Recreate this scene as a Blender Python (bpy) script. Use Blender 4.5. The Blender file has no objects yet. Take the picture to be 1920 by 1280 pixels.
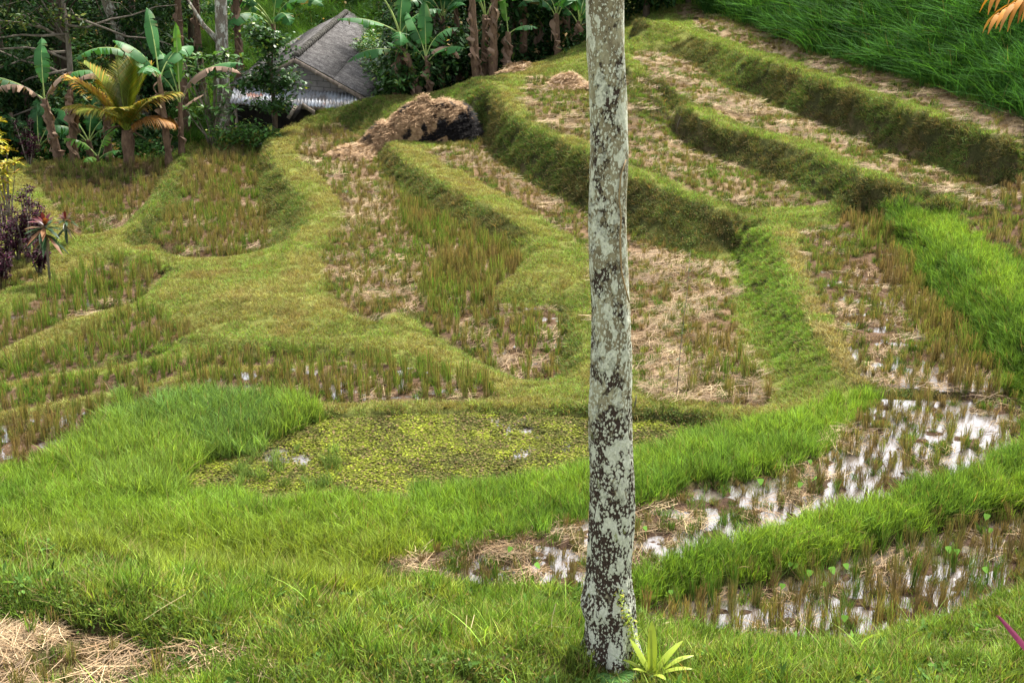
import bpy, bmesh, math, random
import numpy as np
from mathutils import Vector, Matrix, Euler
R = math.radians
random.seed(7); rng = np.random.default_rng(7)
SC = bpy.context.scene
COL = SC.collection
# ------------------------------------------------------------------ camera model
F = 2666.7; SP = math.sin(R(20)); CP = math.cos(R(20)); H = 10.0
def uu(py): return SP + (py - 640) / F * CP
def P(px, py, z):                      # photo point lying at height z below the lens
    d = -z / uu(py)
    return ((px - 960) / F * d, d * (CP - (py - 640) / F * SP), z + H)
def PD(px, py, d):                     # photo point at depth d
    return Vector(((px - 960) / F * d, d * (CP - (py - 640) / F * SP), H - d * uu(py)))
def proj(x, y, z):
    zz = z - H
    d = y * CP - zz * SP
    v = (-zz * CP - y * SP) / d
    return 960 + F * x / d, 640 + F * v, d

# ------------------------------------------------------------------ noise
_T = rng.random((256, 256))
def vnoise(x, y, s=1.0, seed=0):
    x = np.asarray(x) * s + seed * 17.3; y = np.asarray(y) * s + seed * 9.1
    xi = np.floor(x).astype(int); yi = np.floor(y).astype(int)
    fx = x - xi; fy = y - yi; fx = fx * fx * (3 - 2 * fx); fy = fy * fy * (3 - 2 * fy)
    a = _T[xi & 255, yi & 255]; b = _T[(xi + 1) & 255, yi & 255]
    c = _T[xi & 255, (yi + 1) & 255]; d = _T[(xi + 1) & 255, (yi + 1) & 255]
    return (a * (1 - fx) + b * fx) * (1 - fy) + (c * (1 - fx) + d * fx) * fy
def fbm(x, y, s=1.0, seed=0, n=4):
    r = 0; a = .5
    for k in range(n):
        r = r + a * vnoise(x, y, s * 2 ** k, seed + k * 3); a *= .5
    return r / (1 - .5 ** n)
def inpoly(px, py, poly):
    px = np.asarray(px); py = np.asarray(py); ins = np.zeros(px.shape, bool)
    n = len(poly)
    for i in range(n):
        x1, y1 = poly[i][:2]; x2, y2 = poly[(i + 1) % n][:2]
        if y1 == y2: continue
        c = ((y1 > py) != (y2 > py)) & (px < (x2 - x1) * (py - y1) / (y2 - y1) + x1)
        ins ^= c
    return ins

# ------------------------------------------------------------------ terrain lines, traced (px, py, height below the lens)
def lv(pts, zs):                       # level floor, optionally tilting a little with distance
    if isinstance(zs, (int, float)): return [(x, y, -zs) for x, y in pts]
    ys = [a for a, b in zs]; vs = [b for a, b in zs]
    return [(x, y, -float(np.interp(y, ys, vs))) for x, y in pts]
PAD = {
 'A': lv([(45,318),(300,312),(312,318),(296,350),(286,375),(235,425),(205,452),(130,437),(112,400),(60,332)], [(312,10.2),(452,10.55)]),
 'B': lv([(378,272),(430,268),(492,266),(487,300),(483,350),(492,400),(505,440),(500,478),(480,489),(380,491),(280,488),(300,440),(325,390),(356,320)], [(270,9.86),(350,10.1),(490,10.42)]),
 'C': lv([(565,242),(640,236),(680,262),(712,300),(722,330),(790,392),(870,432),(950,468),(972,505),(930,540),(915,578),(800,583),(740,586),(690,598),(640,572),(605,500),(612,460),(640,430),(640,390),(600,330),(560,290)], [(240,9.35),(310,9.45),(430,9.6),(600,9.75)]),
 'D': lv([(800,285),(860,272),(905,250),(930,300),(1000,345),(1105,402),(1180,440),(1260,472),(1330,492),(1366,498),(1376,560),(1390,650),(1420,720),(1438,752),(1395,768),(1300,752),(1230,745),(1195,705),(1160,650),(1125,590),(1115,520),(1100,462),(1020,412),(960,372),(900,342),(840,310)], [(240,8.95),(280,9.0),(370,9.15),(402,9.3),(490,9.5),(768,9.65)]),
 'E': [(985,142,-7.58),(1090,150,-7.58),(1172,182,-7.72),(1230,222,-7.98),(1290,272,-8.3),(1350,302,-8.42),(1430,332,-8.5),(1540,374,-8.55),(1560,384,-8.56),(1500,390,-8.6),(1400,387,-8.6),(1330,367,-8.45),(1250,337,-8.3),(1180,303,-8.15),(1100,268,-8.02),(1010,226,-7.8),(980,192,-7.66)],
 'G': [(1178,96,-6.88),(1240,100,-7.0),(1310,130,-7.25),(1350,158,-7.45),(1420,182,-7.66),(1480,214,-7.7),(1560,240,-7.72),(1640,275,-7.75),(1720,305,-7.75),(1800,330,-7.75),(1858,350,-7.76),(1760,360,-7.78),(1680,332,-7.75),(1600,302,-7.75),(1540,272,-7.72),(1460,252,-7.7),(1380,227,-7.6),(1290,182,-7.35),(1220,142,-7.05)],
 'H': [(1260,20,-6.3),(1310,30,-6.42),(1380,52,-6.58),(1450,77,-6.64),(1530,110,-6.66),(1600,130,-6.66),(1700,162,-6.66),(1800,192,-6.67),(1940,240,-6.68),(1940,272,-6.7),(1860,246,-6.68),(1780,217,-6.67),(1700,190,-6.66),(1600,156,-6.66),(1500,118,-6.65),(1400,87,-6.62),(1320,57,-6.45)],
 'J': lv([(1500,432),(1560,424),(1625,415),(1680,462),(1740,550),(1800,622),(1862,680),(1886,742),(1800,735),(1640,716),(1590,662),(1560,602),(1525,532),(1510,472)], [(420,8.75),(740,9.05)]),
 'K': lv([(1790,402),(1960,388),(1960,560),(1920,512),(1860,465),(1810,430)], 8.12),
 'S1': lv([(-60,565),(0,548),(70,527),(60,520),(-60,530)], 10.15),
 'S2': lv([(-60,690),(-60,610),(0,598),(100,548),(150,522),(200,506),(285,510),(302,528),(250,572),(150,592),(60,632),(0,658)], 10.15),
 'S3': lv([(-60,735),(-60,712),(25,672),(130,640),(240,594),(290,598),(340,630),(368,640),(350,662),(200,690),(0,722)], 10.1),
 'S4': lv([(-60,790),(-60,745),(0,730),(200,702),(390,668),(660,672),(672,680),(430,690),(330,708),(200,738),(0,772)], [(668,9.85),(700,9.95),(790,10.0)]),
 'S5': lv([(210,745),(420,702),(560,692),(690,684),(800,700),(900,722),(930,740),(900,752),(620,758),(470,756),(350,750),(260,765)], 9.87),
 'S6': lv([(-60,860),(-60,800),(0,796),(150,765),(230,758),(200,800),(120,850),(40,880),(-60,905)], 10.05),
 'S7': lv([(775,602),(900,592),(1035,592),(1055,640),(1056,705),(1000,723),(940,702),(870,662),(810,628)], [(592,10.0),(722,10.08)]),
 'Q': lv([(330,905),(380,880),(470,855),(520,830),(600,800),(700,791),(900,788),(1100,790),(1190,800),(1290,806),(1240,850),(1100,885),(1000,905),(900,918),(800,930),(680,935),(560,930),(450,935),(350,925)], 9.95),
 'F2': lv([(1650,772),(1780,768),(1905,765),(1925,790),(1900,850),(1810,895),(1700,930),(1500,980),(1350,1030),(1200,1072),(1050,1120),(900,1135),(780,1125),(712,1088),(722,1068),(850,1042),(1000,1012),(1100,985),(1250,948),(1400,912),(1500,888),(1560,848),(1612,802)], 9.35),
 'F1': lv([(1960,955),(1960,1120),(1850,1170),(1750,1190),(1600,1215),(1480,1222),(1300,1215),(1225,1190),(1212,1150),(1290,1128),(1420,1098),(1560,1058),(1700,1018),(1800,990)], 9.6),
 'Z': lv([(-60,1190),(60,1178),(160,1185),(260,1215),(330,1245),(400,1300),(-60,1300)], 7.0),
}
LINES = [
 # lips of the terraces (upper edges of the banks)
 [(900,145,-7.54),(930,182,-7.65),(960,222,-7.85),(1030,256,-7.95),(1105,290,-8.06),(1180,330,-8.22),(1250,352,-8.35),(1320,382,-8.52),(1390,407,-8.62),(1450,410,-8.6),(1530,404,-8.58),(1600,395,-8.5),(1690,405,-8.4),(1760,420,-8.3)],
 [(940,140,-7.54),(970,182,-7.62),(1000,222,-7.78)],
 [(900,145,-7.54),(860,158,-7.85),(820,172,-8.15),(780,178,-8.3),(740,180,-8.38),(700,184,-8.42),(660,194,-8.7),(620,205,-8.95),(580,218,-9.12),(545,236,-9.33)],
 [(1180,70,-6.75),(1176,122,-6.88),(1200,150,-7.0),(1260,190,-7.3),(1340,236,-7.6),(1400,250,-7.68),(1470,268,-7.72),(1540,290,-7.74),(1600,320,-7.76),(1680,353,-7.78),(1760,374,-7.82),(1850,371,-7.8),(1960,360,-7.8)],
 [(1110,62,-6.7),(1100,100,-7.1),(1020,118,-7.35),(950,125,-7.5)],
 [(1190,36,-6.1),(1250,46,-6.3),(1330,76,-6.5),(1400,104,-6.66),(1480,131,-6.68),(1560,161,-6.68),(1640,186,-6.68),(1720,214,-6.68),(1800,234,-6.7),(1860,253,-6.7),(1960,290,-6.7)],
 [(725,268,-8.9),(760,300,-8.93),(830,342,-8.97),(900,376,-9.02),(960,410,-9.12),(1005,438,-9.28),(1020,480,-9.42),(992,515,-9.52),(935,545,-9.65)],
 [(725,268,-8.9),(760,262,-8.95),(830,268,-9.0)],
 [(1064,600,-9.72),(1068,650,-9.8),(1072,700,-9.86),(1040,728,-9.82),(960,718,-9.82),(880,680,-9.8),(800,635,-9.78),(765,608,-9.78)],
 [(765,604,-9.78),(850,588,-9.8),(935,584,-9.78),(1040,588,-9.75),(1064,600,-9.72)],
 [(690,604,-9.7),(760,592,-9.75)],
 [(505,258,-9.35),(504,290,-9.38),(540,340,-9.45),(577,372,-9.5),(588,400,-9.55),(560,440,-9.64),(510,482,-9.72),(480,494,-9.76),(380,497,-9.8),(280,497,-9.85)],
 [(555,240,-9.32),(552,290,-9.38),(594,332,-9.44),(632,390,-9.5),(604,460,-9.6),(596,500,-9.64)],
 [(378,264,-9.7),(440,259,-9.66),(500,256,-9.5),(548,240,-9.33)],
 [(360,272,-9.75),(330,312,-9.78),(310,350,-9.8),(275,400,-9.84),(240,440,-9.86),(215,468,-9.88)],
 [(372,290,-9.72),(350,350,-9.78),(300,430,-9.84),(275,492,-9.86)],
 [(30,306,-10.05),(150,308,-10.05),(300,300,-9.95),(325,290,-9.85),(360,268,-9.75)],
 [(120,445,-10.0),(180,462,-10.02),(215,468,-9.88),(250,492,-9.86)],
 [(-60,500,-10.2),(0,505,-10.2),(90,500,-10.2),(170,490,-10.1)],
 [(-60,430,-10.3),(40,430,-10.2),(90,440,-10.15)],[(-60,350,-10.3),(20,330,-10.1)],
 # field bunds on the left
 [(-60,592,-10.03),(0,572,-10.03),(90,540,-10.03),(190,503,-10.0),(250,496,-9.9)],
 [(-60,700,-10.07),(15,664,-10.05),(70,630,-10.03),(160,600,-10.0),(255,578,-9.93),(300,540,-9.85),(312,520,-9.85)],
 [(-60,740,-10.02),(0,727,-10.0),(200,695,-9.95),(352,668,-9.85),(380,652,-9.75),(520,652,-9.72),(680,655,-9.72)],
 [(350,645,-9.86),(520,642,-9.84),(690,642,-9.84)],[(692,645,-9.95),(698,625,-9.92),(712,606,-9.85)],
 [(345,628,-9.62),(430,634,-9.62),(560,634,-9.62),(680,632,-9.62),(700,615,-9.66)],
 [(305,585,-9.72),(335,615,-9.68),(345,628,-9.62)],
 [(420,560,-9.66),(560,560,-9.6),(620,600,-9.64)],
 [(-60,795,-9.97),(0,782,-9.96),(200,744,-9.92),(330,715,-9.88),(430,697,-9.84),(670,684,-9.8)],
 [(700,690,-9.72),(800,694,-9.77),(900,714,-9.8),(945,738,-9.8)],
 [(690,650,-9.7),(760,660,-9.7),(850,690,-9.78)],
 [(600,766,-9.76),(700,764,-9.76),(900,762,-9.76),(1050,762,-9.72),(1200,768,-9.68),(1300,772,-9.63),(1400,782,-9.6),(1470,778,-9.5)],
 [(1000,735,-9.75),(1150,735,-9.72),(1210,748,-9.68)],
 [(600,774,-9.78),(900,773,-9.8),(1100,775,-9.78),(1290,790,-9.74)],
 # tall grass mound left of the pond
 [(470,760,-9.82),(560,775,-9.8),(590,790,-9.82),(480,835,-9.85),(400,865,-9.85),(320,895,-9.83),(300,930,-9.7)],
 [(60,890,-9.95),(150,850,-9.9),(250,800,-9.82),(400,760,-9.8)],
 # spur between D and J
 [(1380,470,-9.5),(1392,560,-9.58),(1412,650,-9.66),(1455,745,-9.66)],[(1420,560,-9.5),(1450,650,-9.55),(1480,720,-9.55)],
 [(1398,430,-8.85),(1440,424,-8.7),(1478,432,-8.68),(1490,470,-8.78),(1502,530,-8.85),(1538,602,-8.92),(1570,662,-8.98),(1622,716,-9.05),(1700,742,-9.1),(1800,752,-9.13),(1900,760,-9.14),(1950,765,-9.1)],
 [(1398,432,-8.75),(1440,436,-8.68),(1466,480,-8.76),(1484,540,-8.86),(1518,612,-8.96),(1570,684,-9.04)],
 [(1470,770,-9.5),(1560,745,-9.3),(1622,724,-9.1)],
 [(1650,756,-9.14),(1780,757,-9.15),(1900,762,-9.15)],
 # right edge bank up to K
 [(1660,408,-8.35),(1720,432,-8.3),(1780,475,-8.28),(1840,530,-8.28),(1900,590,-8.3),(1980,670,-8.35)],
 [(1790,408,-8.15),(1830,450,-8.18),(1880,500,-8.2),(1960,580,-8.22)],
 [(1900,750,-9.05),(1925,700,-8.9),(1990,760,-8.9)],
 [(1925,760,-9.2),(1945,830,-9.2),(2000,900,-9.2)],
 # pond / lower paddies bunds
 [(700,1045,-9.2),(850,1018,-9.13),(1000,985,-9.1),(1100,956,-9.1),(1250,916,-9.1),(1390,884,-9.1),(1480,858,-9.08),(1560,826,-9.08),(1606,786,-9.1),(1650,757,-9.13)],
 [(300,960,-9.6),(450,952,-9.5),(680,952,-9.42),(800,946,-9.38),(1000,918,-9.32),(1100,898,-9.3),(1240,866,-9.28),(1400,822,-9.3),(1500,790,-9.3)],
 [(1290,820,-9.9),(1400,800,-9.7)],
 [(1195,1112,-9.37),(1300,1100,-9.37),(1450,1060,-9.38),(1560,1022,-9.38),(1680,988,-9.36),(1800,955,-9.35),(1960,915,-9.33)],
 [(1195,1078,-9.25),(1350,1038,-9.27),(1500,990,-9.27),(1700,938,-9.27),(1820,902,-9.27),(1915,855,-9.25),(1960,830,-9.2)],
 # grass flat on the left, hidden hollow, near bank
 [(-60,910,-10.0),(0,900,-9.98),(150,900,-9.92),(300,900,-9.86)],
 [(-60,985,-9.75),(150,985,-9.65),(300,990,-9.5),(450,1000,-9.4),(600,1010,-9.3),(700,1045,-9.2)],
 [(-60,1045,-9.7),(150,1062,-9.6),(300,1090,-9.5),(500,1130,-9.45),(700,1160,-9.4),(900,1165,-9.4),(1100,1165,-9.5),(1250,1220,-9.6),(1500,1250,-9.6),(1750,1220,-9.6),(1960,1150,-9.6)],
 [(-60,1005,-7.1),(0,1010,-7.12),(150,1035,-7.3),(300,1062,-7.45),(500,1098,-7.6),(700,1115,-7.75),(900,1112,-7.85),(1050,1122,-7.8),(1200,1215,-7.8),(1350,1254,-7.98),(1500,1252,-8.04),(1650,1232,-8.06),(1750,1208,-8.12),(1850,1160,-8.15),(1960,1108,-8.25)],
 [(-60,1100,-6.8),(60,1110,-6.78),(180,1128,-6.75),(300,1150,-6.78),(420,1180,-6.8),(520,1215,-6.85),(600,1280,-6.8)],
 [(700,1200,-6.95),(900,1190,-7.05),(1080,1190,-7.1)],
 [(600,1280,-6.8),(800,1270,-6.72),(1000,1260,-6.75),(1140,1245,-6.88),(1300,1262,-6.9),(1500,1270,-6.85),(1700,1265,-7.0),(1960,1250,-7.2)],
]
X0, X1, Y0, Y1, ST = -22.0, 22.0, 7.0, 70.0, 0.07
NX = int((X1 - X0) / ST) + 1; NY = int((Y1 - Y0) / ST) + 1
gx = X0 + ST * np.arange(NX); gy = Y0 + ST * np.arange(NY)
GX, GY = np.meshgrid(gx, gy)          # [row y, col x]
acc = np.zeros((NY, NX)); cnt = np.zeros((NY, NX))
def stamp(w):
    for a, b in zip(w[:-1], w[1:]):
        L = math.hypot(b[0] - a[0], b[1] - a[1]); n = max(2, int(L / (ST * .6)))
        t = np.linspace(0, 1, n)
        for k in range(3):
            pass
        x = a[0] + (b[0] - a[0]) * t; y = a[1] + (b[1] - a[1]) * t; z = a[2] + (b[2] - a[2]) * t
        i = np.round((x - X0) / ST).astype(int); j = np.round((y - Y0) / ST).astype(int)
        ok = (i >= 0) & (i < NX) & (j >= 0) & (j < NY)
        np.add.at(acc, (j[ok], i[ok]), z[ok]); np.add.at(cnt, (j[ok], i[ok]), 1)
def curve(pts, n=6):                  # smooth a traced polyline in 3D (Catmull-Rom)
    p = np.array(pts); q = np.vstack([2 * p[0] - p[1], p, 2 * p[-1] - p[-2]]); out = []
    for i in range(1, len(q) - 2):
        for t in np.linspace(0, 1, n, endpoint=False):
            a, b, c, d = q[i - 1], q[i], q[i + 1], q[i + 2]
            out.append(.5 * (2 * b + (c - a) * t + (2 * a - 5 * b + 4 * c - d) * t * t + (3 * b - a - 3 * c + d) * t ** 3))
    out.append(q[-2]); return np.array(out)
PW = {}
for k, pl in PAD.items():
    c = np.array([P(*p) for p in curve(pl + [pl[0]], 4)])
    PW[k] = c[:-1]; stamp(c)
for l in LINES: stamp(np.array([P(*p) for p in curve(l, 5)]))
# control points around the fields: the wooded slope at the back, the grass hill on the right, the near ground
def stampw(pts): stamp(np.array(pts))
stampw([(-22, 7, 3.1), (22, 7, 3.0)]); stampw([(-22, 7, 3.1), (-10, 12, 3.1)])
def hillz(x, y):                      # far ground
    base = np.interp(x, [-22, -8, -3, 2, 22], [-.8, -.7, .2, 1.6, 3.0])
    return base + np.clip(y - 50, 0, 40) * np.interp(x, [-22, -9, 0, 22], [.2, .28, .3, .3])
for yy in np.arange(50, 70.1, .5):
    xs_ = np.linspace(-22, 22, 200); zz = hillz(xs_, yy)
    keep = (xs_ < 2.5)
    if yy < 52: keep &= xs_ < -1
    stampw([(a, yy, b) for a, b in zip(xs_[keep], zz[keep])])
# the valley floor that holds the shack behind the rim
stampw([(-22, 44.5, -.35), (-14, 44, -.3), (-11.2, 45.5, -.4), (-9.5,47.3,-.8), (-7.0,48.2,-.7), (-4.6,48.2,-.2)])
# grass hill, foot then crest
foot = [P(1262, 12, -6.1), P(1340, 32, -6.3), P(1400, 52, -6.4), P(1500, 92, -6.42), P(1600, 122, -6.45), P(1700, 150, -6.45), P(1800, 182, -6.45), P(1960, 232, -6.5)]
fw = np.array(foot); stamp(fw)
nrm = np.array([0.32, .95])
for dd, hh in ((.6, .12), (1.5, .7), (4.2, 2.35), (7, 3.4), (12, 3.9)):
    stamp(np.array([(a[0] + nrm[0] * dd, a[1] + nrm[1] * dd, a[2] + hh) for a in fw]))
known = cnt > 0; val = np.where(known, acc / np.maximum(cnt, 1), 0)
def solve(val, known):
    ny, nx = val.shape
    if min(ny, nx) > 24:
        h2, w2 = (ny + 1) // 2, (nx + 1) // 2
        v = np.zeros((h2 * 2, w2 * 2)); k = np.zeros((h2 * 2, w2 * 2)); v[:ny, :nx] = val * known; k[:ny, :nx] = known
        vs = v.reshape(h2, 2, w2, 2).sum((1, 3)); ks = k.reshape(h2, 2, w2, 2).sum((1, 3))
        c = solve(np.where(ks > 0, vs / np.maximum(ks, 1), 0), ks > 0)
        z = np.repeat(np.repeat(c, 2, 0), 2, 1)[:ny, :nx]
    else:
        z = np.full(val.shape, val[known].mean() if known.any() else 0.)
    for it in range(60 if ny > 200 else 200):
        q = np.pad(z, 1, mode='edge')
        z = np.where(known, val, .25 * (q[2:, 1:-1] + q[:-2, 1:-1] + q[1:-1, 2:] + q[1:-1, :-2]))
    return z
ZS = solve(val, known)
def blur(z, n=1):
    for _ in range(n):
        q = np.pad(z, 1, mode='edge')
        z = .25 * q[1:-1, 1:-1] + .125 * (q[2:, 1:-1] + q[:-2, 1:-1] + q[1:-1, 2:] + q[1:-1, :-2]) + .0625 * (q[2:, 2:] + q[:-2, :-2] + q[2:, :-2] + q[:-2, 2:])
    return z
ZS = blur(ZS, 1)
ZONE = np.zeros((NY, NX), int); KEYS = list(PW)
for n, k in enumerate(KEYS):
    wx_ = (fbm(GX, GY, 2.3, 71, 2) - .5) * .18; ZONE[inpoly(GX + wx_, GY + wx_[::-1] , PW[k][:, :2])] = n + 1
inpad = ZONE > 0
PLANE = {}
for k in ('F1', 'F2', 'Q', 'J', 'S1', 'S2', 'S3', 'S5', 'S6', 'S7', 'Z', 'K'):
    mk = ZONE == KEYS.index(k) + 1
    A_ = np.stack([GX[mk], GY[mk], np.ones(mk.sum())], -1)
    PLANE[k] = np.linalg.lstsq(A_, ZS[mk], rcond=None)[0]
    wgt = blur(mk.astype(float), 2)
    pl_ = PLANE[k][0] * GX + PLANE[k][1] * GY + PLANE[k][2]
    ZS = np.where(mk, pl_, ZS)
soft = blur(inpad.astype(float), 3)
clod = ((fbm(GX, GY, 3.6, 2, 3) - .5) * .09 + (vnoise(GX, GY, 8.5, 15) - .5) * .03) * soft
bundn = (fbm(GX, GY, 1.1, 5, 3) - .5) * .09 * (1 - soft) + (fbm(GX, GY, 5, 8, 2) - .5) * .035 * (1 - soft)
ZQ = ZONE == KEYS.index('Q') + 1
bundn = bundn + (fbm(GX, GY, 1.9, 25, 3) - .5) * .34 * (1 - soft) * np.clip((16.5 - GY) / 1.5, 0, 1)
clod = np.where(ZQ, clod * .4 - .06, clod)
far = np.clip((GY - 47) / 6, 0, 1)
ZT = ZS + clod + bundn + far * (fbm(GX, GY, .3, 4, 3) - .5) * .8
def samp(A, x, y):
    fx = np.clip((np.asarray(x) - X0) / ST, 0, NX - 1.001); fy = np.clip((np.asarray(y) - Y0) / ST, 0, NY - 1.001)
    i = fx.astype(int); j = fy.astype(int); a = fx - i; b = fy - j
    return (A[j, i] * (1 - a) + A[j, i + 1] * a) * (1 - b) + (A[j + 1, i] * (1 - a) + A[j + 1, i + 1] * a) * b
def ground(x, y): return float(samp(ZT, x, y))
gyr, gxr = np.gradient(ZS, ST); SLOPE = np.hypot(gxr, gyr)
def hit(px, py, d0=9, d1=75):          # first ground point seen through a photo pixel
    d = np.linspace(d0, d1, 1400); x = (px - 960) / F * d; y = d * (CP - (py - 640) / F * SP); z = H - d * uu(py)
    k = np.nonzero(samp(ZT, x, y) >= z)[0]
    k = k[0] if len(k) else len(d) - 1
    return Vector((x[k], y[k], float(samp(ZT, x[k], y[k])))), d[k]
# ------------------------------------------------------------------ helpers
def tag(o, label=None, cat=None, group=None, kind=None):
    if label: o['label'] = label
    if cat: o['category'] = cat
    if group: o['group'] = group
    if kind: o['kind'] = kind
    return o
def meshobj(name, V, Fc, mat=None, parent=None, smooth=True, link=True, cols=None):
    me = bpy.data.meshes.new(name)
    V = np.asarray(V, dtype=np.float32).reshape(-1, 3)
    if isinstance(Fc, np.ndarray):
        nf, k = Fc.shape
        me.vertices.add(len(V)); me.vertices.foreach_set('co', V.ravel())
        me.loops.add(nf * k); me.loops.foreach_set('vertex_index', Fc.astype(np.int32).ravel())
        me.polygons.add(nf); me.polygons.foreach_set('loop_start', np.arange(0, nf * k, k, dtype=np.int32))
        me.polygons.foreach_set('loop_total', np.full(nf, k, dtype=np.int32))
        me.update(calc_edges=True)
    else:
        me.from_pydata([tuple(map(float, v)) for v in V], [], [tuple(map(int, f)) for f in Fc])
    if smooth: me.polygons.foreach_set('use_smooth', np.ones(len(me.polygons), bool))
    if cols is not None:
        a = me.color_attributes.new('col', 'FLOAT_COLOR', 'POINT')
        c = np.ones((len(V), 4), np.float32); c[:, :3] = cols; a.data.foreach_set('color', c.ravel())
    if mat: me.materials.append(mat)
    o = bpy.data.objects.new(name, me)
    if link: COL.objects.link(o)
    if parent: o.parent = parent
    return o
def empty(name, loc, rz=0):
    o = bpy.data.objects.new(name, None); COL.objects.link(o); o.location = loc; o.rotation_euler = (0, 0, rz); o.empty_display_size = .2
    return o
class N:                               # small node-tree builder
    def __init__(s, name):
        s.m = bpy.data.materials.new(name); s.m.use_nodes = True; s.t = s.m.node_tree; s.t.nodes.clear()
        s.out = s.t.nodes.new('ShaderNodeOutputMaterial')
    def n(s, typ, **kw):
        nd = s.t.nodes.new('ShaderNode' + typ)
        for k, v in kw.items():
            if hasattr(nd, k) and not k.startswith('i_'): setattr(nd, k, v)
        return nd
    def l(s, a, b): s.t.links.new(a, b)
    def noise(s, scale, detail=4, rough=.6, vec=None, dist=0):
        nd = s.n('TexNoise'); nd.inputs['Scale'].default_value = scale; nd.inputs['Detail'].default_value = detail
        nd.inputs['Roughness'].default_value = rough; nd.inputs['Distortion'].default_value = dist
        if vec: s.l(vec, nd.inputs['Vector'])
        return nd.outputs['Fac']
    def ramp(s, fac, stops, interp='LINEAR'):
        nd = s.n('ValToRGB'); nd.color_ramp.interpolation = interp; e = nd.color_ramp.elements
        while len(e) < len(stops): e.new(.5)
        for k, (p, c) in enumerate(stops):
            e[k].position = p; e[k].color = (c, c, c, 1) if isinstance(c, (int, float)) else tuple(c) + (1,)
        s.l(fac, nd.inputs['Fac']); return nd.outputs['Color']
    def mix(s, fac, a, b, mode='MIX'):
        nd = s.n('Mix'); nd.data_type = 'RGBA'; nd.blend_type = mode
        for sock, v in ((nd.inputs[0], fac), (nd.inputs[6], a), (nd.inputs[7], b)):
            if isinstance(v, (int, float)): sock.default_value = v if sock.type == 'VALUE' else (v, v, v, 1)
            elif isinstance(v, (tuple, list)): sock.default_value = tuple(v) + (1,)
            else: s.l(v, sock)
        return nd.outputs[2]
    def math(s, op, a, b=0.):
        nd = s.n('Math'); nd.operation = op
        for sock, v in ((nd.inputs[0], a), (nd.inputs[1], b)):
            if isinstance(v, (int, float)): sock.default_value = v
            else: s.l(v, sock)
        return nd.outputs[0]
    def coord(s, kind='Object', scale=None):
        tc = s.n('TexCoord').outputs[kind]
        if scale:
            mp = s.n('Mapping'); mp.inputs['Scale'].default_value = scale; s.l(tc, mp.inputs['Vector']); return mp.outputs['Vector']
        return tc
    def pbr(s, col, rough=.8, bump=None, bstr=.3, bdist=.02, spec=.3, metal=0.):
        b = s.n('BsdfPrincipled')
        if isinstance(col, (tuple, list)): b.inputs['Base Color'].default_value = tuple(col) + (1,)
        else: s.l(col, b.inputs['Base Color'])
        if isinstance(rough, (int, float)): b.inputs['Roughness'].default_value = rough
        else: s.l(rough, b.inputs['Roughness'])
        b.inputs['Specular IOR Level'].default_value = spec; b.inputs['Metallic'].default_value = metal
        if bump is not None:
            bp = s.n('Bump'); bp.inputs['Strength'].default_value = bstr; bp.inputs['Distance'].default_value = bdist
            s.l(bump, bp.inputs['Height']); s.l(bp.outputs['Normal'], b.inputs['Normal'])
        s.l(b.outputs[0], s.out.inputs['Surface']); return b
def leafmat(name, attr='INSTANCER', col=None, gloss=.55, trans=.3, dry=(.22, .155, .075), var=.55, spec=.2):
    """two-sided leaf/blade: colour of its clump, varied from blade to blade ('col' red = shade, green = dryness)"""
    m = N(name)
    if attr == 'INSTANCER':
        a = m.n('Attribute'); a.attribute_type = 'INSTANCER'; a.attribute_name = 'tint'; base = a.outputs['Color']
    else:
        base = m.n('RGB').outputs[0]; base.default_value = tuple(col) + (1,)
    v = m.n('Attribute'); v.attribute_type = 'GEOMETRY'; v.attribute_name = 'col'
    sp = m.n('SeparateColor'); m.l(v.outputs['Color'], sp.inputs[0])
    c = m.mix(sp.outputs[1], base, dry)
    g = m.math('ADD', m.math('MULTIPLY', sp.outputs[0], var * 2), 1 - var)
    c = m.mix(1.0, c, m.n('CombineColor').outputs[0], 'MULTIPLY') if False else c
    vm = m.n('VectorMath'); vm.operation = 'SCALE'; m.l(c, vm.inputs[0]); m.l(g, vm.inputs['Scale'])
    cc = vm.outputs[0]
    b = m.n('BsdfPrincipled'); m.l(cc, b.inputs['Base Color']); b.inputs['Roughness'].default_value = gloss; b.inputs['Specular IOR Level'].default_value = spec
    t = m.n('BsdfTranslucent'); v2 = m.n('VectorMath'); v2.operation = 'MULTIPLY'; m.l(cc, v2.inputs[0]); v2.inputs[1].default_value = (1.25, 1.15, .5); m.l(v2.outputs[0], t.inputs['Color'])
    mx = m.n('MixShader'); mx.inputs[0].default_value = trans
    m.l(b.outputs[0], mx.inputs[1]); m.l(t.outputs[0], mx.inputs[2]); m.l(mx.outputs[0], m.out.inputs['Surface'])
    return m.m

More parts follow.
